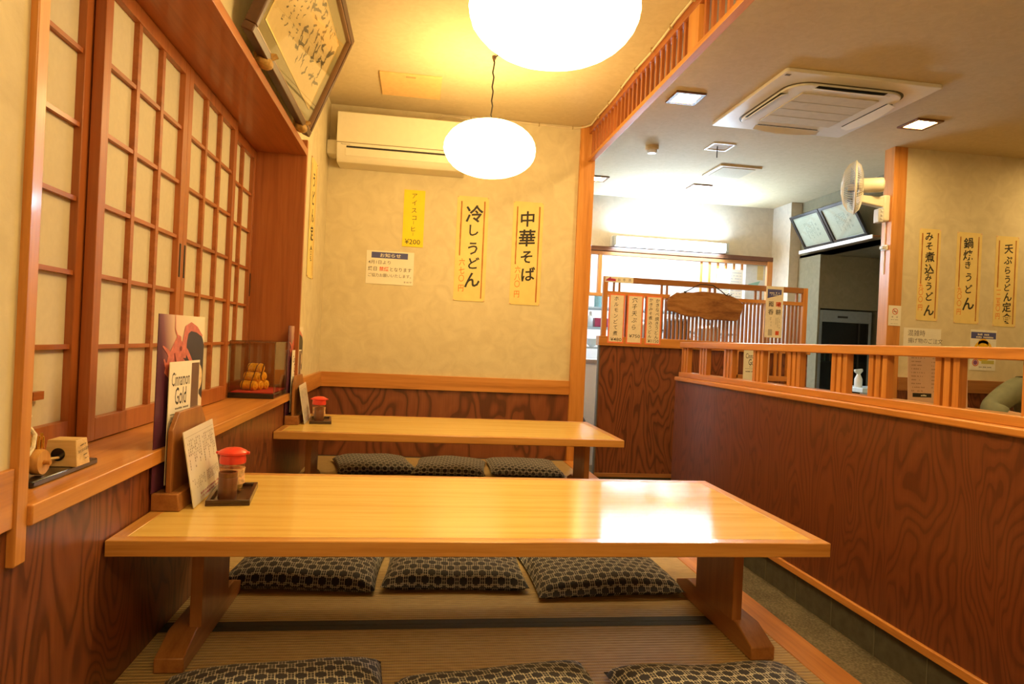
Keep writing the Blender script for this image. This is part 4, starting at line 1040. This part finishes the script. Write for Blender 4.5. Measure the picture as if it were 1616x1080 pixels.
def bottle(x, y, z, h, r, mat, label, grp='bottles on the kitchen shelf'):
    t = thing('bottle', label, 'bottle', (x, y, z), group=grp)
    MB().lathe([(r*.9, 0), (r, .006), (r, h*.6), (r*.45, h*.76), (r*.4, h*.9), (r*.001, h*.9)], 18).build('body', mat, t)
    MB().lathe([(r*.45, h*.88), (r*.45, h), (1e-6, h)], 14).build('cap', plain('cap_pale', (.75, .75, .72), .4), t)
PB = plain('bottle_pale', (.62, .70, .72), .3); PT = plain('tin_teal', (.18, .36, .40), .4); PG = plain('bottle_green', (.10, .22, .12), .25); PA = plain('bottle_amber', (.30, .14, .03), .25)
bottle(1.865, 7.14, S1, .17, .034, PB, 'pale squeeze bottle beside the crimson box')
for k, (x, m_, lb) in enumerate(((1.84, PB, 'pale tall canister, leftmost on the top kitchen shelf'), (1.95, PT, 'teal tall canister, second on the top kitchen shelf'), (2.06, PB, 'pale canister behind the first price strip'))):
    tag(MB().lathe([(.042, 0), (.042, .13), (.036, .135), (.036, .15), (1e-6, .15)], 20).build('canister', m_, loc=(x, 7.16, S3)), lb, 'canister', 'canisters on the kitchen shelf')
rr_ = random.Random(3)
kinds = [(PB, 'pale'), (PG, 'green'), (PA, 'amber'), (PT, 'teal')]
for lev, z, nm in ((0, S1, 'middle'), (1, S2, 'lower')):
    for k in range(5):
        m_, nn = kinds[(k+lev) % 4]; x = (2.2+.16*k) if lev == 0 else (2.90+.13*k)
        if lev == 1 and k == 4: continue
        bottle(x, 7.17, z, .15+.015*((k*3+lev) % 3), .034, m_, '%s bottle seen through the slats, %s from the left on the %s kitchen shelf' % (nn, ['first', 'second', 'third', 'fourth', 'last'][k], nm))
cn = thing('kitchen_counter', 'white kitchen counter with a steel top behind the lattice screen', 'counter', (2.35, 6.45, ZF))
MB().box(-.86, .86, -.22, .22, 0, .98).build('cabinet', COOL_WHITE, cn, .003)
MB().box(-.88, .88, -.24, .24, .98, 1.02).build('worktop', STEEL, cn, .003)
for x, r, h, mt, lb in ((2.25, .112, .36, STEEL, 'steel stock pot on the kitchen counter, leftmost behind the slats'), (2.59, .122, .42, plain('pot_dark', (.06, .06, .065), .4, .4), 'tall dark stock pot on the kitchen counter behind the signboard'), (2.93, .112, .36, STEEL, 'steel stock pot on the kitchen counter, rightmost behind the slats')):
    t = thing('stock_pot', lb, 'pot', (x, 6.45, .7205), group='pots on the kitchen counter')
    MB().lathe([(r*.97, 0), (r, .01), (r, h), (r*.96, h), (r*.95, .015), (1e-6, .015)], 28).build('body', mt, t)
    MB().lathe([(r*1.02, h), (r*.9, h+.02), (.02, h+.035), (.02, h+.06), (1e-6, h+.06)], 28).build('lid', mt, t)
    for sx in (-1, 1): MB().tube([(sx*r*.98, -.04, h*.75), (sx*(r+.035), -.03, h*.77), (sx*(r+.035), .03, h*.77), (sx*r*.98, .04, h*.75)], .007, 6).build('handle', mt, t)
bg = MB(); bg.ball((0, 0, .30), .15, .14, .30, 20, 14)
bg.v = [(x*(1+.12*sin(z*17+y*9)), y*(1+.1*sin(z*23+x*15)), max(.001, z)) for x, y, z in bg.v]
tg = tag(bg.build('bag', plain('bag_dark', (.045, .04, .04), .35, noise=.3, nscale=25), smooth=60, loc=(1.37, 5.75, ZF), seg=1), 'dark shiny bag standing in the gap beside the post', 'bag')

# ================================================================ RIGHT-HAND SIDE
# wall fan
fn = thing('wall_fan', 'cream wall fan on the orange post, facing left', 'fan', (3.49, 4.625, 2.02))
IV = plain('ivory_plastic', (.80, .75, .62), .35, noise=.02)
MB().box(-.052, -.0005, -.035, .035, -.125, .075).build('wall_plate', IV, fn, .012, seg=3)
MB().box(-.092, -.048, -.03, .03, -.135, -.03).build('switch_box', plain('fan_grey', (.55, .56, .58), .35), fn, .006)
k_ = MB()
for z in (-.045, -.075, -.105): k_.lathe([(.008, 0), (.008, .008), (1e-6, .009)], 10, axis='y', c=(-.07, -.038, z))
k_.build('knobs', COOL_WHITE, fn)
MB().prism([(-.24, .005), (-.05, -.02), (-.05, .06), (-.24, .062), (-.25, .035)], 'y', -.028, .028).build('arm', IV, fn, .01, seg=3)
MB().cyl((-.225, 0, .05), (-.225, 0, .085), .02).build('neck', plain('neck_cream', (.6, .52, .36), .4), fn)
MB().lathe([(.045, -.24), (.055, -.235), (.055, -.09), (.050, -.075), (.03, -.066), (1e-6, -.065)], 28, axis='x', c=(0, 0, .137)).build('motor_housing', IV, fn)
mh_ = bpy.data.objects['motor_housing']
gx, gz, R = -.265, .125, .196
cg = MB(); cf = MB(); rim = MB()
HEAD = radians(-33)
def turn(o):
    me = o.data
    for v in me.vertices:
        x, y = v.co.x+.215, v.co.y; v.co.x = x*cos(HEAD)-y*sin(HEAD)-.215; v.co.y = x*sin(HEAD)+y*cos(HEAD)
    return o
for k in range(60):
    a = 2*pi*k/60
    bk = [(.045, .055), (.11, .052), (.165, .034), (R, .004)]; ft = [(R, -.004), (.175, -.045), (.12, -.078), (.05, -.092)]
    cg.tube([(gx+h, r*cos(a), gz+r*sin(a)) for r, h in bk], .0016, 4)
    cf.tube([(gx+h, r*cos(a), gz+r*sin(a)) for r, h in ft], .0014, 4)
rim.tube([(gx, R*cos(2*pi*k/48), gz+R*sin(2*pi*k/48)) for k in range(48)], .0075, 8, closed=True)
for rr0, h in ((.12, -.078), (.05, -.092)): cf.tube([(gx+h, rr0*cos(2*pi*k/36), gz+rr0*sin(2*pi*k/36)) for k in range(36)], .0018, 5, closed=True)
cf.lathe([(.001, -.098), (.045, -.096), (.05, -.088)], 24, axis='x', c=(gx, 0, gz))
turn(mh_); turn(cg.build('rear_guard', IV, fn)); turn(cf.build('front_guard', IV, fn)); turn(rim.build('guard_rim', IV, fn))
for k in range(3):
    a0 = 2*pi*k/3+.4; vs = []; fs = []
    for i in range(9):
        for j in range(7):
            r = .03+.14*i/8; half = .75*sin(pi*min(1, .25+.75*i/8)*.9)+.1; a = a0+(j/6-.5)*half*1.4
            vs.append((gx-.035+.03*(j/6), r*cos(a), gz+r*sin(a)))
    for i in range(8):
        for j in range(6): q = i*7+j; fs.append((q, q+1, q+8, q+7))
    turn(MB().add(vs, fs).build('blade', clear('blade_blue', (.62, .66, .80), .25, .2), fn, fix=False))
turn(MB().lathe([(.03, -.05), (.032, -.01), (.02, .03)], 20, axis='x', c=(gx, 0, gz)).build('hub', plain('hub_grey', (.4, .42, .5), .4), fn))
pc = tag(MB().tube([(3.4865, 4.63, 1.90), (3.4865, 4.632, 1.72), (3.487, 4.63, 1.5)], .0035, 6).build('power_cord', COOL_WHITE), 'white power cord running down the post under the fan', 'cord')
sk = thing('wall_socket', 'small white socket on the side of the post below the fan', 'socket', (3.49, 4.63, 1.70))
MB().box(-.012, -.0005, -.035, .035, -.02, .02).build('plate', COOL_WHITE, sk, .003)
MB().box(-.035, -.012, -.018, .018, -.012, .012).build('plug', plain('plug_grey', (.5, .5, .5), .5), sk, .003)
# no smoking sign on the post
o = sheet('no_smoking_sign', 'small white no-smoking sign on the orange post', 'sign', (3.548, 4.568, 1.184), .104, .152, PAPER_W)
b = MB(); disc(b, .002, .032, .024, .019); stroke(b, [(-.013, .047), (.017, .017)], .005, .0013); ink(o, b, RED_INK, 'prohibition_ring')
b = MB(); rects(b, [(-.012, .016, .028, .034)], .0008); put(b, '禁', -.018, -.01, .013, bold=.01); put(b, '煙', .02, -.01, .013, bold=.01); dashes(b, -.03, .032, -.03, .004); dashes(b, -.03, .03, -.06, .003); ink(o, b, GREY_INK)
# papers on the right wall
o = sheet('handwritten_notice', 'white handwritten notice above the rail on the right wall', 'notice', (3.796, RY, 1.0), .315, .20, PAPER_W)
b = MB(); put(b, '混', -.10, .062, .05); put(b, '雑', -.05, .062, .05); put(b, '時', .0, .062, .05)
for k, ch in enumerate('揚げ物のご注文'): put(b, ch, -.10+.042*k, .005, .042)
ink(o, b, GREY_INK)
o = sheet('colour_poster', 'small colourful poster with a blue band and a yellow ring on the right wall', 'poster', (4.318, RY, .957), .225, .312, plain('poster_white', (.80, .78, .72), .5))
ink(o, rects(MB(), [(-.108, .108, .088, .138)]), BLUE_INK, 'blue_band')
b = MB(); dashes(b, -.095, .095, .122, .016, .0016); dashes(b, -.09, .09, .101, .014, .0016); ink(o, b, PAPER_W, 'band_print')
b = MB(); disc(b, 0, -.005, .082, .060, off=.001); disc(b, 0, .045, .045, off=.001); ink(o, b, plain('print_yellow', (.80, .48, .02), .5), 'yellow_ring')
ink(o, rects(MB(), [(-.02, .07, -.035, .01)], .0014), BLUE_INK, 'card_picture'); b = rects(MB(), [(-.035, .06, -.03, .012)], .0018); ink(o, b, PAPER_W, 'card_face')
b = MB(); disc(b, -.07, -.01, .026, off=.002); disc(b, -.062, -.098, .028, .022, off=.0016); ink(o, b, RED_INK, 'red_marks')
b = MB(); disc(b, -.062, -.098, .018, off=.0016); ink(o, b, plain('print_violet', (.25, .08, .25), .5), 'small_picture')
b = MB(); rects(b, [(-.01, .10, -.105, -.078)], .0014); ink(o, b, plain('print_olive', (.55, .50, .12), .5), 'olive_mark')
b = MB(); dashes(b, -.03, .09, -.13, .008); ink(o, b, GREY_INK, 'print')
# certificates
csf = thing('certificate_shelf', 'narrow white-edged shelf under the framed certificates', 'shelf', (3.95, 5.87, 1.93))
MB().box(-.075, 0, -.57, .56, -.012, 0).build('board', wood('leg', 'y'), csf, .001)
MB().box(-.082, -.074, -.57, .56, -.03, .004).build('front_edge', COOL_WHITE, csf, .001)
def certificate(label, y0, y1):
    w_ = y1-y0; h_ = .37
    t = thing('framed_certificate', label, 'framed certificate', (3.893, (y0+y1)/2, 1.938), (radians(31), 0, radians(-90)), group='framed certificates')
    f = MB(); ring(f, w_/2, h_, w_/2-.03, h_, -.012, .014); f.build('frame', plain('frame_black', (.016, .014, .014), .3, coat=.3), t, .002)
    MB().box(-w_/2+.028, w_/2-.028, 0, .004, .028, h_-.028).build('certificate_paper', plain('cert_paper', (.48, .56, .52), .5, noise=.03), t)
    b = MB(); ww, hh = w_/2-.045, h_
    for (x0, x1, z0, z1) in ((-ww, ww, .042, .0435), (-ww, ww, h_-.0435, h_-.042), (-ww, -ww+.0015, .042, h_-.042), (ww-.0015, ww, .042, h_-.042)): rects(b, [(x0, x1, z0, z1)], .0006)
    put(b, '感', .10, h_*.62, .030, off=.0007); put(b, '謝', .10, h_*.48, .030, off=.0007); put(b, '状', .10, h_*.34, .030, off=.0007)
    for k in range(7): vdashes(b, .055-.022*k, .10+.03*(k % 3), h_*.72, .009, .0007)
    ink(t, b, plain('ink_certificate', (.18, .24, .24), .7, noise=0), 'print')
    MB().box(-w_/2+.03, w_/2-.03, -.006, -.005, .03, h_-.03).build('glass', clear('frame_glass', (.97, .96, .92), .04, .02), t)
certificate('framed certificate on the far end of the shelf, next to the pillar', 5.865, 6.345)
certificate('framed certificate on the near end of the shelf, behind the fan', 5.375, 5.855)
# glass-door fridge
fg = thing('glass_fridge', 'tall steel fridge with a dark glass door in the corridor', 'fridge', (4.248, 6.16, ZF))
MB().box(-.275, .275, .03, .44, .05, 1.60).build('cabinet', plain('fridge_dark', (.035, .038, .04), .4), fg)
f = MB().box(-.285, -.255, 0, .44, 0, 1.62).box(.255, .285, 0, .44, 0, 1.62).box(-.255, .255, 0, .44, 1.50, 1.62).box(-.255, .255, 0, .44, 0, .08); f.build('steel_frame', plain('fridge_steel', (.26, .29, .31), .4, .5), fg, .003)
MB().box(-.09, .02, -.002, 0, 1.545, 1.565).build('name_plate', DARK, fg)
MB().box(.135, .155, -.006, .03, .08, 1.50).build('door_stile', BLACK_LACQ, fg)
for z in (.45, .80, 1.10): MB().box(-.25, .25, .004, .03, z-.008, z+.008).build('rack', plain('rack_grey', (.18, .2, .2), .5), fg)
MB().box(-.252, .252, -.001, .002, .08, 1.50).build('glass_door', clear('fridge_glass', (.35, .38, .40), .06), fg)
for k in range(7):
    x = -.21+.06*k
    MB().lathe([(.018, 0), (.018, .13), (.008, .17), (.008, .21), (1e-6, .21)], 12, c=(x, .018, 1.108)).build('bottle_row', [PG, PA, DARK][k % 3], fg)
ct2 = thing('service_table', 'white-topped service table in front of the fridge', 'table', (3.97, 5.35, ZF))
MB().box(-.25, .25, -.22, .22, .86, .90).build('tabletop', plain('top_bluewhite', (.60, .70, .76), .35), ct2, .004)
for sx in (-1, 1):
    for sy in (-1, 1): MB().box(sx*.21-.02, sx*.21+.02, sy*.18-.02, sy*.18+.02, 0, .86).build('leg', STEEL, ct2)
sb = thing('spray_bottle', 'white trigger spray bottle on the service table', 'spray bottle', (3.785, 5.28, .6005))
MB().lathe([(.03, 0), (.032, .01), (.032, .07), (.018, .10), (.013, .115), (1e-6, .116)], 20).build('body', plain('spray_white', (.72, .74, .72), .35), sb)
MB().prism([(-.035, .128), (-.04, .15), (.03, .16), (.035, .14), (.01, .112), (-.01, .112)], 'y', -.012, .012).build('trigger_head', plain('spray_pale', (.60, .66, .62), .4), sb, .004)
pt = thing('water_pitcher', 'pale blue water pitcher at the right end of the booth table by the lattice screen', 'pitcher', (3.04, 4.84, .4155))
MB().lathe([(.045, 0), (.05, .01), (.055, .13), (.045, .17), (.04, .18), (1e-6, .182)], 20).build('body', plain('pitcher_blue', (.35, .45, .52), .2), pt)
MB().tube([(.05, 0, .15), (.085, 0, .13), (.085, 0, .06), (.052, 0, .04)], .008, 8).build('handle', plain('pitcher_blue', (.35, .45, .52)), pt)

# booth furniture behind the partition
def booth_table(label, x0, x1, y0, y1):
    t = thing('booth_table', label, 'table', ((x0+x1)/2, (y0+y1)/2, ZF), group='booth tables')
    hx, hy = (x1-x0)/2, (y1-y0)/2
    MB().box(-hx, hx, -hy, hy, .68, .715).build('tabletop', wood('table', 'x'), t, .004)
    for s in (-1, 1):
        MB().box(s*(hx-.18)-.035, s*(hx-.18)+.035, -.035, .035, .05, .68).build('pedestal', wood('leg', 'z'), t, .004)
        MB().box(s*(hx-.18)-.03, s*(hx-.18)+.03, -hy+.06, hy-.06, 0, .05).build('foot', wood('leg', 'y'), t, .004)
booth_table('booth table carrying the big pink menu, in front of the seated person', 3.0, 4.9, 3.42, 4.02)
booth_table('small booth table carrying the wooden rack, by the lattice screen', 2.25, 3.12, 4.55, 4.99)
bn = thing('booth_bench', 'wooden booth bench under the seated person', 'bench', (4.55, 4.385, ZF))
MB().box(-.85, .85, -.19, .165, .36, .42).build('seat', plain('seat_fabric', (.10, .05, .03), .8), bn, .01)
MB().box(-.85, .85, -.15, .165, 0, .36).build('base', wood('leg', 'x'), bn, .003)
o = tag(MB().box(-.225, .225, -.0015, .0015, 0, .50).build('large_menu', plain('menu_pink', (.62, .42, .34), .5, noise=.03), smooth=0, loc=(3.40, 3.93, .4165), rot=(radians(-3), 0, radians(2))), 'large pinkish menu standing on the booth table by the right wall', 'menu')
b = MB()
for k in range(10):
    z = .455-.024*k; dashes(b, -.20, -.10-.01*(k % 4), z, .008, .002); dashes(b, -.05, -.015, z, .008, .002); dashes(b, .14, .20, z-.004, .007, .002); dashes(b, -.0, .05, z, .008, .002)
for k in range(5): dashes(b, -.20, -.12, .16-.022*k, .008, .002); dashes(b, -.05, -.02, .16-.022*k, .008, .002)
ink(o, b, plain('ink_menu', (.30, .17, .13), .7, noise=0), 'print')
b = rects(MB(), [(-.195, -.05, .470, .492), (-.19, -.05, .198, .224)], .0018); ink(o, b, BLACK_LACQ, 'heading_bars')
b = MB(); dashes(b, -.15, -.09, .481, .010, .0024); dashes(b, -.15, -.09, .211, .012, .0024); ink(o, b, PAPER_W, 'heading_print')
rk = thing('menu_rack', 'orange wooden frame rack standing by the lattice screen behind the balusters', 'rack', (2.68, 4.90, .4155))
MB().box(-.23, .23, -.02, .02, .462, .485).box(-.23, .23, -.02, .02, .225, .265).box(-.23, -.205, -.02, .02, 0, .462).box(.205, .23, -.02, .02, 0, .462).build('frame', wood('trim', 'x'), rk, .002)
for x in (.05, .11, .15): MB().box(x-.01, x+.01, -.01, .01, .265, .462).build('stick', wood('trim', 'z'), rk)
gold_card('white drink card standing behind the partition balusters', 2.535, 4.72, .4165+.166+.13, 4, 'drink cards')
o = bpy.data.objects[-1] if False else None
MB_ = None
hc = thing('card_holder', 'small wooden block holding the drink card behind the balusters', 'card holder', (2.535, 4.72, .4155))
MB().box(-.09, .09, -.03, .03, 0, .131).build('block', wood('leg', 'x'), hc, .003)

# ================================================================ SEATED PERSON
def skin(name, pts, edges, radii, mat, parent=None, sub=2, root=0):
    me = bpy.data.meshes.new(name); me.from_pydata(pts, edges, []); me.update()
    o = bpy.data.objects.new(name, me); COL.objects.link(o)
    md = o.modifiers.new('skin', 'SKIN'); md.use_smooth_shade = True
    for v, r in zip(me.skin_vertices[0].data, radii): v.radius = r if isinstance(r, tuple) else (r, r); v.use_root = False
    me.skin_vertices[0].data[root].use_root = True
    sb_ = o.modifiers.new('subsurf', 'SUBSURF'); sb_.levels = sub; sb_.render_levels = sub
    me.materials.append(mat)
    if parent is not None: o.parent = parent
    return o
SKIN = plain('skin', (.52, .30, .19), .55, noise=.05); SHIRT = plain('shirt_greygreen', (.20, .215, .145), .85, noise=.12, nscale=18); PANTS = plain('trousers_dark', (.03, .03, .04), .85)
px, py = 4.50, 4.27
ps = thing('person', 'person in a grey-green shirt seated at the booth table on the right edge', 'person', (px, py, ZF))
Z = .425
P = [(0, 0, Z+.115), (0, 0, Z+.25), (0, -.01, Z+.42), (0, -.01, Z+.56), (0, -.015, Z+.64), (0, -.03, Z+.70), (0, -.045, Z+.78), (0, -.05, Z+.86), (0, -.045, Z+.93),   # spine, neck, head 0-8
     (-.19, -.01, Z+.575), (-.50, -.10, Z+.405), (-.50, -.14, Z+.385), (-.425, -.30, Z+.375), (-.40, -.345, Z+.37),   # right arm 9-13
     (.19, -.01, Z+.555), (.28, -.05, Z+.36), (.265, -.10, Z+.325), (.13, -.28, Z+.335), (.09, -.33, Z+.335),         # left arm 14-18
     (-.10, -.02, Z+.09), (-.12, -.40, Z+.08), (-.12, -.44, Z+.02), (-.12, -.42, .10), (-.12, -.46, .045), (-.12, -.58, .035),
     (.10, -.02, Z+.09), (.12, -.40, Z+.08), (.12, -.44, Z+.02), (.12, -.42, .10), (.12, -.46, .045), (.12, -.58, .035)]
Ed = [(0, 1), (1, 2), (2, 3), (3, 4), (4, 5), (5, 6), (6, 7), (7, 8), (3, 9), (9, 10), (10, 11), (11, 12), (12, 13), (3, 14), (14, 15), (15, 16), (16, 17), (17, 18),
      (0, 19), (19, 20), (20, 21), (21, 22), (22, 23), (23, 24), (0, 25), (25, 26), (26, 27), (27, 28), (28, 29), (29, 30)]
Rd = [(.15, .11), (.14, .105), (.15, .11), (.13, .09), (.065, .06), (.052, .052), (.075, .085), (.08, .098), (.055, .07),
      .062, .046, .043, .030, .030, .062, .046, .043, .030, .030, .085, .062, .058, .042, .042, .030, .085, .062, .058, .042, .042, .030]
skin('body', P, Ed, Rd, SKIN, ps)
# clothing follows the body a little outside
k0 = [0, 1, 2, 3, 9, 10, 14, 15]; cp = [P[i] for i in k0]
cp += [(-.50, -.16, Z+.385), (-.455, -.235, Z+.38), (.28, -.12, Z+.325), (.215, -.19, Z+.332), (0, -.013, Z+.615)]
skin('shirt', cp, [(0, 1), (1, 2), (2, 3), (3, 4), (4, 5), (5, 8), (8, 9), (3, 6), (6, 7), (7, 10), (10, 11), (3, 12)],
     [(.168, .128), (.16, .125), (.168, .128), (.145, .105), .088, .080, .088, .078, .074, .066, .070, .060, (.075, .07)], SHIRT, ps)
k1 = [0, 19, 20, 21, 22, 25, 26, 27, 28]
skin('trousers', [P[i] for i in k1], [(0, 1), (1, 2), (2, 3), (3, 4), (0, 5), (5, 6), (6, 7), (7, 8)], [(.162, .122), .097, .074, .07, .055, .097, .074, .07, .055], PANTS, ps)
def hand(sx, wrist, dirv, name):
    d = Vector(dirv).normalized(); side = d.cross(Vector((0, 0, 1))).normalized(); w0 = Vector(wrist)
    pts = [tuple(w0), tuple(w0+d*.045), tuple(w0+d*.085)]; ed = [(0, 1), (1, 2)]; rd = [(.027, .02), (.040, .017), (.038, .014)]
    palm = skin('hand', pts, ed, rd, SKIN, ps)
    for i, ln in enumerate((.062, .074, .069, .054)):
        b0 = w0+d*.082+side*(.027-.018*i)
        q = [b0-d*.02, b0, b0+d*ln*.45+Vector((0, 0, .006)), b0+d*ln*.78+Vector((0, 0, -.006)), b0+d*ln+Vector((0, 0, -.022))]
        skin('finger', [tuple(p) for p in q], [(0, 1), (1, 2), (2, 3), (3, 4)], [.009, .0095, .009, .008, .0065], SKIN, palm, 1)
    t0 = w0+d*.025+side*(.030*sx)
    q = [t0, t0+side*(.018*sx)+d*.02, t0+side*(.026*sx)+d*.048, t0+side*(.022*sx)+d*.068]
    skin('thumb', [tuple(p) for p in q], [(0, 1), (1, 2), (2, 3)], [.011, .011, .0095, .0075], SKIN, palm, 1)
hand(-1, (-.397, -.35, Z+.37), (.55, -.8, -.12), 'r'); hand(1, (.08, -.34, Z+.332), (-.6, -.8, -.05), 'l')
# face and hair
fc = MB()
fc.ball((0, -.148, Z+.815), .014, .022, .022, 12, 8)
fc.ball((-.082, -.05, Z+.83), .012, .022, .032, 10, 8).ball((.082, -.05, Z+.83), .012, .022, .032, 10, 8)
fc.build('nose_and_ears', SKIN, ps, smooth=180)
MB().ball((-.032, -.132, Z+.845), .011, .008, .006, 10, 6).ball((.032, -.132, Z+.845), .011, .008, .006, 10, 6).build('eyes', plain('eye_dark', (.03, .02, .02), .2), ps, smooth=180)
MB().ball((0, -.132, Z+.768), .024, .008, .006, 12, 6).build('mouth', plain('lips', (.38, .13, .10), .5), ps, smooth=180)
hr = MB().ball((0, -.035, Z+.895), .094, .108, .085, 24, 14); hr.ball((0, .0, Z+.84), .09, .085, .09, 20, 12)
hr.build('hair', plain('hair_dark', (.02, .017, .015), .6, noise=.4, nscale=150), ps, smooth=180)
